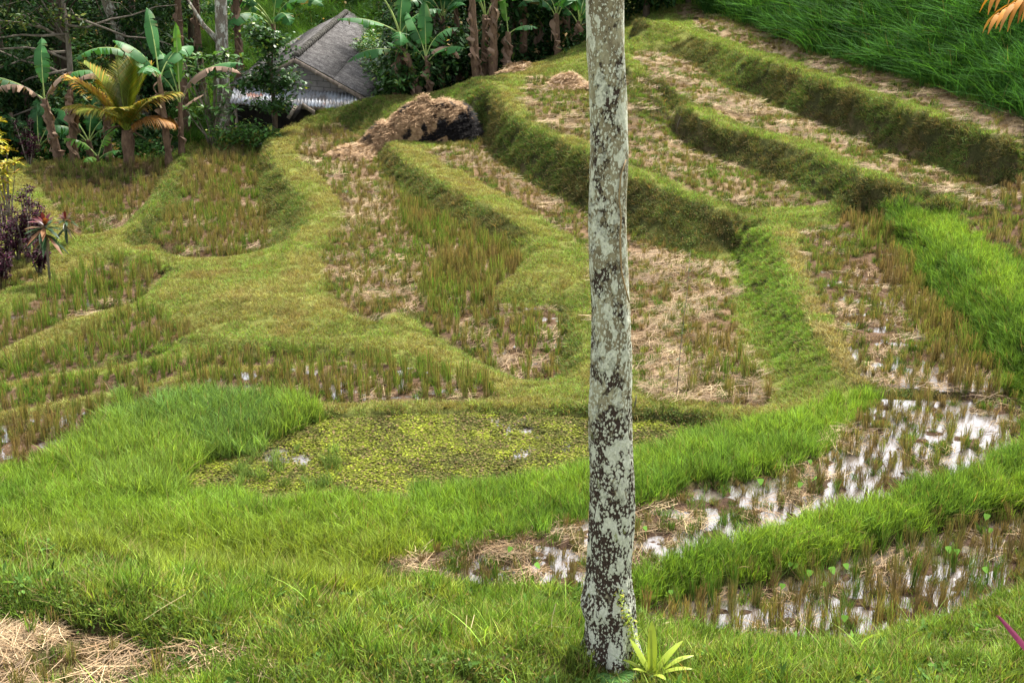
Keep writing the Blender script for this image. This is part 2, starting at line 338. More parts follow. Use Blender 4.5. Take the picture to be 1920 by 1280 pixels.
# ------------------------------------------------------------------ materials
def soil_mat():
    m = N('soil')
    c = m.n('Attribute'); c.attribute_name = 'col'
    n1 = m.noise(3, 6, .65, m.coord()); n2 = m.noise(22, 5, .7, m.coord())
    k = m.mix(1.0, c.outputs['Color'], m.ramp(n1, [(.3, .6), (.7, 1.3)]), 'MULTIPLY')
    k = m.mix(1.0, k, m.ramp(n2, [(.3, .55), (.7, 1.35)]), 'MULTIPLY')
    m.pbr(k, .95, n2, .8, .05, .0); return m.m
def water_mat():
    m = N('paddy_water')
    n = m.noise(5, 3, .5, m.coord()); n2 = m.noise(2.2, 4, .6, m.coord())
    d = m.n('BsdfPrincipled'); m.l(m.ramp(n2, [(.3, (.04, .028, .02)), (.7, (.09, .066, .054))]), d.inputs['Base Color']); d.inputs['Roughness'].default_value = .3
    g = m.n('BsdfGlossy'); g.inputs['Roughness'].default_value = .04; g.inputs['Color'].default_value = (1, 1, 1, 1)
    bp = m.n('Bump'); bp.inputs['Strength'].default_value = .12; bp.inputs['Distance'].default_value = .02; m.l(n, bp.inputs['Height']); m.l(bp.outputs[0], g.inputs['Normal'])
    fr = m.n('Fresnel'); fr.inputs['IOR'].default_value = 2.4
    mx = m.n('MixShader'); m.l(fr.outputs[0], mx.inputs[0]); m.l(d.outputs[0], mx.inputs[1]); m.l(g.outputs[0], mx.inputs[2]); m.l(mx.outputs[0], m.out.inputs['Surface'])
    return m.m
M = {}
M['soil'] = soil_mat(); M['water'] = water_mat()
M['grass'] = leafmat('grass_blades', trans=.35, gloss=.65, spec=.06, var=.65)
M['straw'] = leafmat('straw_stalks', trans=.12, gloss=.6, dry=(.2, .12, .06), var=.5)

# ------------------------------------------------------------------ ground sheet
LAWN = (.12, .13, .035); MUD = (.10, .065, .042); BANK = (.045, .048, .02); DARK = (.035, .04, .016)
cg = np.zeros((NY, NX, 3)); cg[:] = LAWN
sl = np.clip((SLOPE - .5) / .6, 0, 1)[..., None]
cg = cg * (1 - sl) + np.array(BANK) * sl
cg = np.where(inpad[..., None], np.array(MUD), cg)
for k, c in (('E', (.16, .115, .068)), ('G', (.19, .135, .08)), ('H', (.19, .14, .085)), ('C', (.14, .095, .06)), ('D', (.15, .10, .06)), ('Q', (.03, .028, .018)), ('F1', (.06, .04, .028)), ('F2', (.07, .046, .032)), ('Z', (.13, .10, .05))):
    cg[ZONE == KEYS.index(k) + 1] = c
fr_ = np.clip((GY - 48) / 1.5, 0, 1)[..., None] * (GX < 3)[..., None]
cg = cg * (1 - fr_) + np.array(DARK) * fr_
for _ in range(2):
    for q in range(3): cg[..., q] = blur(cg[..., q], 1)
ox = np.array([200, 120, 70, 45, 30, 25.]); oy = np.array([75, 85, 100, 130, 180, 260.])
XS = np.concatenate([-ox, gx, ox[::-1]]); YS = np.concatenate([[-60, -30, -12, -3, 2, 5.], gy, oy])
AX, AY = np.meshgrid(XS, YS)
AZ = samp(ZT, AX, AY) + np.clip(AY - 70, 0, 40) * .05 - np.clip(-AX - 22, 0, 60) * .1 + np.clip(AX - 22, 0, 60) * .03
ccx = np.clip(((AX - X0) / ST).astype(int), 0, NX - 1); ccy = np.clip(((AY - Y0) / ST).astype(int), 0, NY - 1)
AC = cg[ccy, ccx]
ny, nx = AX.shape; ids = np.arange(ny * nx).reshape(ny, nx)
FQ = np.stack([ids[:-1, :-1], ids[:-1, 1:], ids[1:, 1:], ids[1:, :-1]], -1).reshape(-1, 4)
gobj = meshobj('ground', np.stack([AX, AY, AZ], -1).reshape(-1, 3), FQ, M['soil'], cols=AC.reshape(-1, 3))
tag(gobj, 'terraced hillside of earth and mud stepping down to the low paddies', kind='structure')

# water lying in the paddies where the mud dips
WLEV = {'F1': .004, 'F2': -.002, 'J': -.008, 'C': -.024, 'D': -.03, 'S2': -.016, 'S5': -.01, 'S6': -.008, 'S7': -.018, 'Q': .0, 'A': -.034, 'Z': -.03, 'S3': -.024}
WMASK = np.zeros((NY, NX), bool)
WCH = []
for k, off in WLEV.items():
    mk = ZONE == KEYS.index(k) + 1
    if k in PLANE:
        pl_ = PLANE[k]; W = pl_[0] * GX + pl_[1] * GY + pl_[2] + off
    else: W = ZS + off
    if k == 'J': W = W + np.clip((proj(GX, GY, ZS)[1] - 620) / 300, -1, .3) * .03
    if k == 'F2': W = W + np.clip((proj(GX, GY, ZS)[0] - 1150) / 500, -1, .6) * .02
    wet = (blur(mk.astype(float), 5) > .04) & (W > ZT - .12) & (mk | (ZT > W - .004))
    WMASK |= mk & (W > ZT)
    c = wet[:-1, :-1] & wet[1:, :-1] & wet[:-1, 1:] & wet[1:, 1:]
    jj, ii = np.nonzero(c)
    if not len(jj): continue
    sid = np.arange(NY * NX).reshape(NY, NX)
    fq = np.stack([sid[jj, ii], sid[jj, ii + 1], sid[jj + 1, ii + 1], sid[jj + 1, ii]], -1)
    u_, inv = np.unique(fq, return_inverse=True)
    V = np.stack([GX.ravel()[u_], GY.ravel()[u_], W.ravel()[u_]], -1)
    o = meshobj('water', V, inv.reshape(-1, 4), M['water'])
    tag(o, kind='structure')
# ------------------------------------------------------------------ world, sun, camera
w = bpy.data.worlds.new('World'); SC.world = w; w.use_nodes = True; nt = w.node_tree
bg = nt.nodes['Background']; sky = nt.nodes.new('ShaderNodeTexSky'); sky.sky_type = 'NISHITA'; sky.sun_disc = False
SE, SA = R(61), R(32)                 # sun height, and direction it comes from (clockwise from +Y)
sky.sun_elevation = SE; sky.sun_rotation = SA; sky.air_density = 1.0; sky.dust_density = 2.0; sky.ozone_density = .6
hs = nt.nodes.new('ShaderNodeHueSaturation'); hs.inputs['Saturation'].default_value = .25; nt.links.new(sky.outputs[0], hs.inputs['Color'])
nt.links.new(hs.outputs[0], bg.inputs['Color']); bg.inputs['Strength'].default_value = .10
sd = bpy.data.lights.new('sun', 'SUN'); sd.energy = 3.0; sd.angle = R(8); sd.color = (1, .95, .86)
so = bpy.data.objects.new('sun', sd); COL.objects.link(so)
dirv = Vector((math.sin(SA) * math.cos(SE), math.cos(SA) * math.cos(SE), math.sin(SE)))
so.rotation_euler = dirv.to_track_quat('Z', 'Y').to_euler(); so.location = dirv * 60
cd = bpy.data.cameras.new('camera'); cd.lens = 50; cd.sensor_width = 36; cd.clip_end = 2000; cd.clip_start = .1
co = bpy.data.objects.new('camera', cd); COL.objects.link(co); co.location = (0, 0, H); co.rotation_euler = (R(70), 0, 0); SC.camera = co
SC.view_settings.view_transform = 'Standard'; SC.view_settings.look = 'None'; SC.view_settings.exposure = 2.1; SC.view_settings.gamma = 1
SC.cycles.max_bounces = 6; SC.cycles.diffuse_bounces = 3; SC.cycles.transmission_bounces = 3; SC.cycles.transparent_max_bounces = 4; SC.cycles.glossy_bounces = 2
SC.cycles.use_denoising = True
# ------------------------------------------------------------------ small plants: prototype clumps
PC = bpy.data.collections.new('clump_kinds')          # never linked to the scene: only read by the scatter modifiers
def blades(n, rad, h, w, lean=.35, curve=.3, dry=.1, hv=.4, seg=3, taper=True, flat=0., seed=1, drymix=1.):
    r = np.random.default_rng(seed)
    a = r.random(n) * 6.283; q = np.sqrt(r.random(n)) * rad
    bx, by = np.cos(a) * q, np.sin(a) * q
    hh = h * (1 - hv + 2 * hv * r.random(n)); ww = w * (.7 + .6 * r.random(n))
    az = r.random(n) * 6.283; ln = lean * r.normal(0, 1, n); cv = curve * (r.random(n) + .3)
    fz = az + r.normal(0, .9, n) + 1.57
    V = np.zeros((n, seg + 1, 2, 3)); up = hh * (1 - flat)
    for s in range(seg + 1):
        t = s / seg
        k = (ln * t + cv * t * t) * hh
        cx = bx + np.cos(az) * k; cy = by + np.sin(az) * k; cz = up * (t - .25 * cv * t * t) - .012 * (t == 0)
        wd = ww * ((1 - t) ** .6 + .06 if taper else 1.) * (.6 + .4 * min(1, t * 4)) * .5
        for e, sg in ((0, -1), (1, 1)):
            V[:, s, e, 0] = cx + np.cos(fz) * wd * sg; V[:, s, e, 1] = cy + np.sin(fz) * wd * sg; V[:, s, e, 2] = cz
    base = (np.arange(n) * (seg + 1) * 2)[:, None]
    Fs = np.concatenate([base + np.array([[2 * s, 2 * s + 1, 2 * s + 3, 2 * s + 2]]) for s in range(seg)], 0)
    c = np.zeros((n, seg + 1, 2, 3)); c[..., 0] = r.random(n)[:, None, None]
    c[..., 1] = ((r.random(n) < dry) * drymix * (.6 + .4 * r.random(n)))[:, None, None]
    return V.reshape(-1, 3), Fs, c.reshape(-1, 3)
def stalks(n, rad, L, w, zmax=.05, pitch=.15, seed=1):           # straw lying about
    r = np.random.default_rng(seed); a = r.random(n) * 6.283; q = np.sqrt(r.random(n)) * rad
    az = r.normal(r.random() * 6.283, .9, n); ll = L * (.4 + r.random(n)) * .5; pt = r.normal(0, pitch, n)
    z = r.random(n) * zmax; bend = r.normal(0, .12, n)
    V = np.zeros((n, 3, 2, 3))
    for s, t in enumerate((-1, 0, 1)):
        cx = np.cos(a) * q + np.cos(az) * ll * t - np.sin(az) * bend * ll * (t * t); cy = np.sin(a) * q + np.sin(az) * ll * t + np.cos(az) * bend * ll * (t * t)
        cz = z + np.abs(pt) * ll * (t + 1) * .8
        for e, sg in ((0, -1), (1, 1)):
            V[:, s, e, 0] = cx - np.sin(az) * w * sg * .5; V[:, s, e, 1] = cy + np.cos(az) * w * sg * .5; V[:, s, e, 2] = cz + (w * .4 if e else 0)
    base = (np.arange(n) * 6)[:, None]
    Fs = np.concatenate([base + np.array([[0, 1, 3, 2]]), base + np.array([[2, 3, 5, 4]])], 0)
    c = np.zeros((n, 3, 2, 3)); c[..., 0] = r.random(n)[:, None, None]; c[..., 1] = ((r.random(n) < .3) * .8)[:, None, None]
    return V.reshape(-1, 3), Fs, c.reshape(-1, 3)
def leaves(n, rad, zh, L, w, droop=.4, seed=1, dry=.1, flat=False, fold=.15):
    r = np.random.default_rng(seed)
    d = r.normal(0, 1, (n, 3)); d /= np.linalg.norm(d, axis=1)[:, None]; q = r.random(n) ** .4
    cx = d[:, 0] * q * rad; cy = d[:, 1] * q * rad; cz = np.abs(d[:, 2]) * q * zh if zh >= 0 else d[:, 2] * q * -zh
    if flat: cz = r.random(n) * zh
    az = r.random(n) * 6.283; el = r.normal(-droop, .45, n) if not flat else r.normal(0.12, .15, n)
    ll = L * (.6 + .8 * r.random(n)); ww = w * (.7 + .6 * r.random(n))
    D = np.stack([np.cos(az) * np.cos(el), np.sin(az) * np.cos(el), np.sin(el)], -1)
    rl = r.normal(0, .5, n) if not flat else r.normal(0, .15, n)
    S = np.stack([-np.sin(az) * np.cos(rl), np.cos(az) * np.cos(rl), np.sin(rl)], -1); U = np.cross(D, S)
    C = np.stack([cx, cy, cz], -1)
    pts = [(0, 0), (.3, .42), (.65, .4), (1, 0), (.65, -.4), (.3, -.42)]
    V = np.stack([C + D * (ll * t)[:, None] + S * (ww * s)[:, None] + U * (abs(s) * ww * fold)[:, None] for t, s in pts], 1)
    base = (np.arange(n) * 6)[:, None]
    Fs = np.concatenate([base + np.array([[0, 1, 2, 3]]), base + np.array([[0, 3, 4, 5]])], 0)
    c = np.zeros((n, 6, 3)); c[..., 0] = r.random(n)[:, None]; c[..., 1] = ((r.random(n) < dry) * .9)[:, None]
    return V.reshape(-1, 3), Fs, c.reshape(-1, 3)
def join(*parts):
    V = []; Fs = []; c = []; o = 0
    for v, f, k in parts: V.append(v); Fs.append(f + o); c.append(k); o += len(v)
    return np.concatenate(V), np.concatenate(Fs), np.concatenate(c)
def protos(name, gen, mat, k=3):
    c = bpy.data.collections.new(name)
    for i in range(k):
        V, Fs, cl = gen(i + 1)
        c.objects.link(meshobj('%s_%s' % (name, 'abcdefgh'[i]), V, Fs, mat, link=False, cols=cl))
    return c
def gnode(coll):
    g = bpy.data.node_groups.new('scatter_' + coll.name, 'GeometryNodeTree')
    g.interface.new_socket('Geometry', in_out='INPUT', socket_type='NodeSocketGeometry'); g.interface.new_socket('Geometry', in_out='OUTPUT', socket_type='NodeSocketGeometry')
    nn = g.nodes.new; i = nn('NodeGroupInput'); o = nn('NodeGroupOutput'); ip = nn('GeometryNodeInstanceOnPoints'); ci = nn('GeometryNodeCollectionInfo')
    ci.inputs['Collection'].default_value = coll; ci.inputs['Separate Children'].default_value = True; ci.inputs['Reset Children'].default_value = True
    def att(nm, t):
        a = nn('GeometryNodeInputNamedAttribute'); a.data_type = t; a.inputs['Name'].default_value = nm; return a.outputs['Attribute']
    ip.inputs['Pick Instance'].default_value = True
    g.links.new(i.outputs[0], ip.inputs['Points']); g.links.new(ci.outputs[0], ip.inputs['Instance'])
    g.links.new(att('idx', 'INT'), ip.inputs['Instance Index']); g.links.new(att('rot', 'FLOAT_VECTOR'), ip.inputs['Rotation']); g.links.new(att('scl', 'FLOAT_VECTOR'), ip.inputs['Scale'])
    g.links.new(ip.outputs[0], o.inputs[0]); return g
GN = {}
def scatter(name, x, y, coll, tint, scale=1., sv=.3, tilt=.0, dz=0., label=None, cat='grass', hsc=None, z=None):
    n = len(x)
    if n == 0: return
    if z is None: z = samp(ZT, x, y) + dz
    me = bpy.data.meshes.new(name); me.vertices.add(n)
    me.vertices.foreach_set('co', np.stack([x, y, z], -1).astype(np.float32).ravel())
    th = rng.random(n) * 6.283; gxx = samp(gxr, x, y); gyy = samp(gyr, x, y); g = np.hypot(gxx, gyy) + 1e-6
    a = np.arctan(g) * tilt + rng.normal(0, .08, n); kx, ky = -gyy / g * -1, gxx / g * -1   # axis so the clump leans downhill
    kx, ky = gyy / g, -gxx / g
    ca, sa = np.cos(a), np.sin(a); ct, st = np.cos(th), np.sin(th)
    T = np.zeros((n, 3, 3)); T[:, 0, 0] = ca + kx * kx * (1 - ca); T[:, 0, 1] = kx * ky * (1 - ca); T[:, 0, 2] = ky * sa
    T[:, 1, 0] = kx * ky * (1 - ca); T[:, 1, 1] = ca + ky * ky * (1 - ca); T[:, 1, 2] = -kx * sa
    T[:, 2, 0] = -ky * sa; T[:, 2, 1] = kx * sa; T[:, 2, 2] = ca
    Z = np.zeros((n, 3, 3)); Z[:, 0, 0] = ct; Z[:, 0, 1] = -st; Z[:, 1, 0] = st; Z[:, 1, 1] = ct; Z[:, 2, 2] = 1
    Rm = T @ Z
    eu = np.stack([np.arctan2(Rm[:, 2, 1], Rm[:, 2, 2]), np.arcsin(-np.clip(Rm[:, 2, 0], -1, 1)), np.arctan2(Rm[:, 1, 0], Rm[:, 0, 0])], -1)
    s = (scale * (1 - sv + 2 * sv * rng.random(n)))[:, None] * np.ones((1, 3))
    if hsc is not None: s[:, 2] *= hsc
    tn = np.ones((n, 4), np.float32); tn[:, :3] = tint
    for nm, t, v in (('rot', 'FLOAT_VECTOR', eu), ('scl', 'FLOAT_VECTOR', s)):
        at = me.attributes.new(nm, t, 'POINT'); at.data.foreach_set('vector', v.astype(np.float32).ravel())
    at = me.attributes.new('tint', 'FLOAT_COLOR', 'POINT'); at.data.foreach_set('color', tn.ravel())
    at = me.attributes.new('idx', 'INT', 'POINT'); at.data.foreach_set('value', rng.integers(0, 1000, n).astype(np.int32))
    o = bpy.data.objects.new(name, me); COL.objects.link(o)
    if coll.name not in GN: GN[coll.name] = gnode(coll)
    md = o.modifiers.new('scatter', 'NODES'); md.node_group = GN[coll.name]
    tag(o, label, cat, kind='stuff'); return o
K = {}
K['short'] = protos('short_grass_clump', lambda s: blades(85, .13, .05, .0085, .75, .7, .38, seed=s, seg=2), M['grass'], 4)
K['mid'] = protos('grass_clump', lambda s: blades(75, .12, .10, .009, .45, .45, .12, seed=s), M['grass'], 4)
K['tall'] = protos('tall_grass_clump', lambda s: blades(60, .12, .24, .011, .28, .45, .05, seed=s), M['grass'], 4)
K['hill'] = protos('hill_grass_clump', lambda s: blades(55, .25, .75, .024, .32, .9, .03, seed=s, seg=5, hv=.35), M['grass'], 4)
K['bank'] = protos('bank_grass_clump', lambda s: blades(75, .13, .085, .0085, .7, .7, .3, seed=s), M['grass'], 4)
K['weed'] = protos('weed_clump', lambda s: join(leaves(50, .13, .09, .03, .018, .2, s, .06), blades(55, .13, .075, .007, .7, .5, .35, seed=s + 9, seg=2)), M['grass'], 4)
K['stub'] = protos('stubble_clump', lambda s: join(blades(26, .04, .24, .006, .16, .06, .4, .3, 1, False, seed=s), blades(16, .045, .27, .009, .2, .15, .12, .3, 2, True, seed=s + 5)), M['grass'], 5)
K['straw'] = protos('straw_clump', lambda s: stalks(36, .2, .30, .0045, .05, .12, s), M['straw'], 5)
K['herb'] = protos('herb_clump', lambda s: leaves(34, .10, .11, .07, .035, -.1, s, .12), M['grass'], 4)
K['stalk'] = protos('stalk_piece', lambda s: stalks(3, .12, .5, .006, .05, .25, s), M['straw'], 5)
K['long'] = protos('long_blades', lambda s: blades(7, .1, .38, .009, .3, .7, .3, seed=s, seg=4), M['grass'], 4)
K['pond'] = protos('floating_leaf_clump', lambda s: leaves(55, .16, .035, .032, .034, 0, s, .12, True), M['grass'], 4)
K['under'] = protos('undergrowth_clump', lambda s: leaves(130, .55, .5, .15, .07, .35, s, .05), M['grass'], 4)

# ------------------------------------------------------------------ where they grow
LUSH = [(0,870),(60,850),(160,790),(330,735),(430,705),(500,735),(560,755),(622,790),(560,830),(480,850),(350,895),(335,930),(500,945),(700,945),(800,935),(1000,908),(1105,888),(1240,850),(1300,825),(1400,800),(1500,770),(1600,738),(1650,755),(1612,800),(1500,885),(1250,945),(1000,1010),(720,1070),(700,1130),(300,1080),(0,1010),(-100,1000),(-100,870)]
MOUND = [(90,860),(160,790),(330,735),(430,705),(500,735),(560,755),(622,790),(560,830),(480,850),(350,900),(300,960),(200,930)]
BUND = [(1190,1060),(1350,1020),(1500,975),(1700,925),(1820,890),(1890,850),(1990,790),(1990,960),(1800,985),(1560,1055),(1420,1095),(1200,1150)]
RBANK = [(1610,395),(1700,380),(1790,410),(1860,450),(1990,560),(1990,860),(1925,830),(1880,735),(1800,625),(1740,550),(1680,470)]
def cand(dens_near, x0=-20, x1=20, y0=8, y1=52, dmin=8, fall=20.):
    """random ground points, thinning with distance, kept a little beyond the view on both sides"""
    n = int((x1 - x0) * (y1 - y0) * dens_near); out = []
    for _ in range(max(1, n // 400000 + 1)):
        m = min(n, 400000); n -= m
        x = x0 + (x1 - x0) * rng.random(m); y = y0 + (y1 - y0) * rng.random(m)
        z = samp(ZT, x, y); px, py, d = proj(x, y, z)
        k = (px > -120) & (px < 2040) & (py > -200) & (py < 1400) & (rng.random(m) < np.minimum(1, (fall / d)))
        out.append(np.stack([x[k], y[k], px[k], py[k], d[k]], 0))
    return np.concatenate(out, 1)
def zone(x, y):
    i = np.clip(np.round((x - X0) / ST).astype(int), 0, NX - 1); j = np.clip(np.round((y - Y0) / ST).astype(int), 0, NY - 1)
    return ZONE[j, i], SLOPE[j, i], WMASK[j, i]
def tintv(n, base, v=.18):
    b = np.array(base)[None, :] * np.ones((n, 1)) if np.ndim(base) == 1 else np.array(base)
    return b * (1 + rng.normal(0, v, (n, 1))).clip(.4, 1.8)
x, y, px, py, d = cand(240, fall=14)
zn, sl_, wt = zone(x, y)
sl_ = samp(blur(SLOPE, 2), x, y); zn = np.where((sl_ > .42) & (py < 780) & ~wt, 0, zn)
kp = rng.random(len(x)) < np.where(zn > 0, 0, np.clip(.5 + .5 * np.clip(sl_ - .4, 0, 1.4) / 1.0, 0, 1)); x, y, px, py, d, zn, sl_ = [q[kp] for q in (x, y, px, py, d, zn, sl_)]
free = zn == 0
wq = (fbm(x, y, 1.5, 81, 2) - .5) * 70; lush = inpoly(px + wq * .4, py + wq * .3, LUSH) & free; mound = inpoly(px + wq, py + wq * .6, MOUND) & free & (py < 940); bund = inpoly(px, py, BUND) & free; rb = inpoly(px, py, RBANK) & free
front = free & (y < 16.8) & ~lush & ~bund
back = free & ((y > 48.9) & (x < 3) | (y > 46.5) & (x < -11.5))
hill = free & (px > 1180) & (y > np.interp(x, fw[:, 0], fw[:, 1]) + .25) & (x > fw[0, 0] - 1)
SPUR = [(1368,440),(1400,425),(1440,418),(1500,432),(1560,600),(1645,718),(1560,760),(1440,765),(1395,640)]
bankm = free & (sl_ > .58) & ~inpoly(px, py, SPUR) & ~((px < 700) & (py > 480)) & ~lush & ~bund & ~rb & ~front & ~back & ~hill
mown = free & ~bankm & ~lush & ~bund & ~rb & ~front & ~back & ~hill
pat = fbm(x, y, .9, 31, 3); pat2 = fbm(x, y, 3.1, 12, 2)
def lerp(a, b, t): t = np.clip(t, 0, 1)[:, None]; return np.array(a) * (1 - t) + np.array(b) * t
# mown grass of bund tops and the spur: olive, drier in patches, greener towards the upper right
m = mown
rt = np.clip((px[m] - 950) / 250, 0, 1) * np.clip((720 - py[m]) / 200, 0, 1)
t = lerp((.26, .265, .085), (.175, .28, .055), (pat[m] - .35) * 2.6 + rt * .9)
t = t * (1 - .45 * ((pat2[m] > .62) & (rt < .5)))[:, None] + np.array([.08, .05, .02]) * ((pat2[m] > .62) & (rt < .5))[:, None]
sg_ = np.clip((sl_[m] - .22) * 3.2, 0, .8)[:, None]; t = t * (1 - sg_) + np.array((.13, .225, .045)) * sg_  # steeper turf is greener, and its shade is also put into the tint
STRIP = [(1445,425),(1500,432),(1560,600),(1645,718),(1600,725),(1535,640),(1495,540),(1472,470)]
st_ = inpoly(px[m], py[m], STRIP) & (pat2[m] > .36); t[st_] = (.30, .27, .12)
scatter('mown_grass', x[m], y[m], K['short'], tintv(m.sum(), t), 1.1, .3, .8, label='short mown olive green grass covering the bund tops and the broad spur')
# banks: dark weeds mixed with dry stalks, green tufts on some of them
m = bankm
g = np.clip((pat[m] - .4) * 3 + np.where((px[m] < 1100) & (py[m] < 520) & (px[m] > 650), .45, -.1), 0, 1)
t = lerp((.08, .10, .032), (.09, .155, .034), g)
kw = rng.random(len(px)) < .3; m = m & kw; t = t[kw[bankm]]; bk_ = bankm & ~kw
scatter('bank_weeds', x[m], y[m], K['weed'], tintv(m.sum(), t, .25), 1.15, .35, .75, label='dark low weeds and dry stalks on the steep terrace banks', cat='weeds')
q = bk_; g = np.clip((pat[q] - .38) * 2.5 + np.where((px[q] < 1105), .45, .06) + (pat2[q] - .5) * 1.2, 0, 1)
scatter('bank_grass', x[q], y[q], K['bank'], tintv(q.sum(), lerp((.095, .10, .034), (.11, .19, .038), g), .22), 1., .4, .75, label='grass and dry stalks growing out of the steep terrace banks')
lip = mown & (samp(blur(np.clip(SLOPE, 0, 2), 5), x, y) > .5)
scatter('lip_grass', x[lip], y[lip], K['mid'], tintv(lip.sum(), lerp((.22, .28, .065), (.17, .30, .05), pat[lip] * 1.2 + (px[lip] > 1000) * .4), .2), .62, .3, .5, label='bright short grass fringing the upper edges of the terraces')
# lush grass by the pond and on the lower bunds
m = lush & ~mound | bund | rb
x2, y2 = x[m], y[m]; sb_ = np.clip((sl_[m] - .22) * 3, 0, 1) * rb[m]
yl = np.clip((py[m] - 960) / 90, 0, 1) * (px[m] < 800)
t = lerp((.195, .31, .045), (.13, .235, .042), (pat[m] - .4) * 3 + (pat2[m] - .5) * 1.2); t = t * (1 - yl[:, None] * .6) + np.array([.24, .28, .05]) * yl[:, None] * .6
t = t * (1 - sb_[:, None] * .5) + np.array((.075, .16, .03)) * sb_[:, None] * .5  # steep face of the right bank darkened: its shade put into the tint
scatter('lush_grass', x2, y2, K['tall'], tintv(m.sum(), t, .2), .85, .35, .3, label='bright lush grass covering the low bunds around the pond and wet paddies', hsc=.75 + .5 * pat[m])
m = mound
scatter('mound_grass', x[m], y[m], K['tall'], tintv(m.sum(), lerp((.19, .29, .055), (.14, .24, .065), (pat[m] - .4) * 3), .2), 1.1, .3, .15, label='tall bright green grass mound left of the pond', hsc=1.1)
# near slope at the bottom
m = front
t = lerp((.12, .20, .035), (.25, .31, .055), (pat[m] - .35) * 2.5 + (pat2[m] - .5) * 1.4)
scatter('near_grass', x[m], y[m], K['mid'], tintv(m.sum(), t, .25), 1.0, .45, .4, label='green grass on the near slope around the foot of the trunk')
q = front & (rng.random(len(m)) < .5)
scatter('near_weeds', x[q], y[q], K['weed'], tintv(q.sum(), (.09, .15, .03), .25), 1.1, .4, .5, label='low broad leaved weeds among the near grass', cat='weeds')
q = front & (rng.random(len(m)) < .25) & (pat > .5)
scatter('near_tall_grass', x[q], y[q], K['tall'], tintv(q.sum(), (.12, .21, .03), .2), .75, .4, .2, label='longer grass tufts standing out of the near slope')
q = front & (rng.random(len(m)) < .16) & (pat2 > .48)
scatter('broadleaf_herbs', x[q], y[q], K['herb'], tintv(q.sum(), (.075, .15, .03), .3), 1., .4, .4, label='small broad leaved herbs mixed into the near grass', cat='weeds')
q = (front | lush) & (d < 24) & (rng.random(len(m)) < .012)
scatter('dead_stalks', x[q], y[q], K['stalk'], tintv(q.sum(), (.28, .22, .12), .25), .6, .4, 0, .04, label='single dead straw stalks lying on the near grass', cat='straw')
q = (front | lush | bund) & (rng.random(len(m)) < .03)
scatter('long_grass_blades', x[q], y[q], K['long'], tintv(q.sum(), (.17, .27, .045), .3), .8, .35, .1, label='single long grass blades and seed stalks rising above the lush grass')
# upper right hill
m = hill & (rng.random(len(hill)) < .3 * np.clip(pat * 2.2 - .2, .2, 1.2))
scatter('hill_grass', x[m], y[m], K['hill'], tintv(m.sum(), lerp((.035, .105, .02), (.055, .155, .028), (pat[m] - .35) * 3), .25), 1., .35, .3, label='tall dark green grass covering the hill at upper right')
fx_ = np.interp(x, fw[:, 0], fw[:, 1]); q = hill & (y < fx_ + 1.7)
scatter('hill_edge_grass', x[q], y[q], K['tall'], tintv(q.sum(), (.13, .24, .032), .2), 1., .3, .2, label='bright grass strip along the foot of the upper right hill')

# ------------------------------------------------------------------ paddies: stubble rows, straw, weeds
def rows(k, sp, jit=.38, ang=None, frac=1., cond=None):
    pw = PW[k][:, :2]; a = ang if ang is not None else rng.random() * 1.5
    c, s = math.cos(a), math.sin(a); cen = pw.mean(0); L = np.abs(pw - cen).max() * 1.5
    u = np.arange(-L, L, sp); U, V = np.meshgrid(u, u); U = U + rng.normal(0, sp * jit * .5, U.shape); V = V + rng.normal(0, sp * jit * .5, U.shape)
    X = (cen[0] + c * U - s * V).ravel(); Y = (cen[1] + s * U + c * V).ravel()
    z_, _, wt_ = zone(X, Y); k_ = (z_ == KEYS.index(k) + 1) & (rng.random(len(X)) < frac * np.clip((fbm(X, Y, 1.7, 51, 2) - .18) * 3.2, .25, 1))
    X, Y = X[k_], Y[k_]; ppx, ppy, dd = proj(X, Y, samp(ZT, X, Y)); k_ = (ppx > -150) & (ppx < 2070) & (ppy < 1330)
    X, Y, ppx, ppy = X[k_], Y[k_], ppx[k_], ppy[k_]
    if cond is not None: k_ = cond(ppx, ppy); X, Y = X[k_], Y[k_]
    return X, Y
TUF = []      # (x, y, height scale, greenness)
def tufts(k, sp, h, green, **kw):
    X, Y = rows(k, sp, **kw); n = len(X)
    TUF.append(np.stack([X, Y, h * (.55 + .75 * rng.random(n)), np.clip(green + rng.normal(0, .2, n) + (fbm(X, Y, .9, 61, 2) - .5) * 1.3, 0, 1)], 0))
tufts('F1', .235, 1.05, .45, ang=.35, frac=1.6)
tufts('F2', .235, .55, .4, ang=.3)
tufts('F2', .3, .8, .2, ang=.3, frac=.7, cond=lambda a, b: a > 1450)
tufts('F2', .3, 1.0, .35, ang=.3, cond=lambda a, b: (b > 1030) & (a < 1400) & (b > 1160 - a * .06))
tufts('J', .23, .6, .5, ang=1.2); tufts('J', .2, 1.15, .42, ang=1.2, cond=lambda a, b: a > 1600 + (b - 430) * .62)
tufts('C', .22, .62, .55, ang=1.3); tufts('C', .19, 1.25, .68, ang=1.3, cond=lambda a, b: (a > 790 + 45 * np.sin(b * .035) * np.sin(b * .011)) & (b > 385))
tufts('D', .24, .5, .5, ang=.9); tufts('D', .25, 1.1, .4, ang=.9, cond=lambda a, b: (b > 640) & (a > 1290))
tufts('B', .2, .9, .68, ang=1.3); tufts('A', .22, .9, .5, ang=1.4)
tufts('E', .26, .45, .75, ang=.4, cond=lambda a, b: a > 1000); tufts('G', .25, .42, .7, ang=.4, frac=.8); tufts('H', .25, .42, .7, ang=.4, frac=.8); tufts('K', .24, .8, .5)
for k_, h_, g_ in (('S1', .9, .4), ('S2', 1.2, .75), ('S3', 1., .75), ('S4', .9, .7), ('S5', 1.15, .62), ('S6', 1.1, .6), ('S7', .9, .5)): tufts(k_, .22, h_, g_, ang=.2)
tufts('Z', .2, .6, .85, frac=.9)
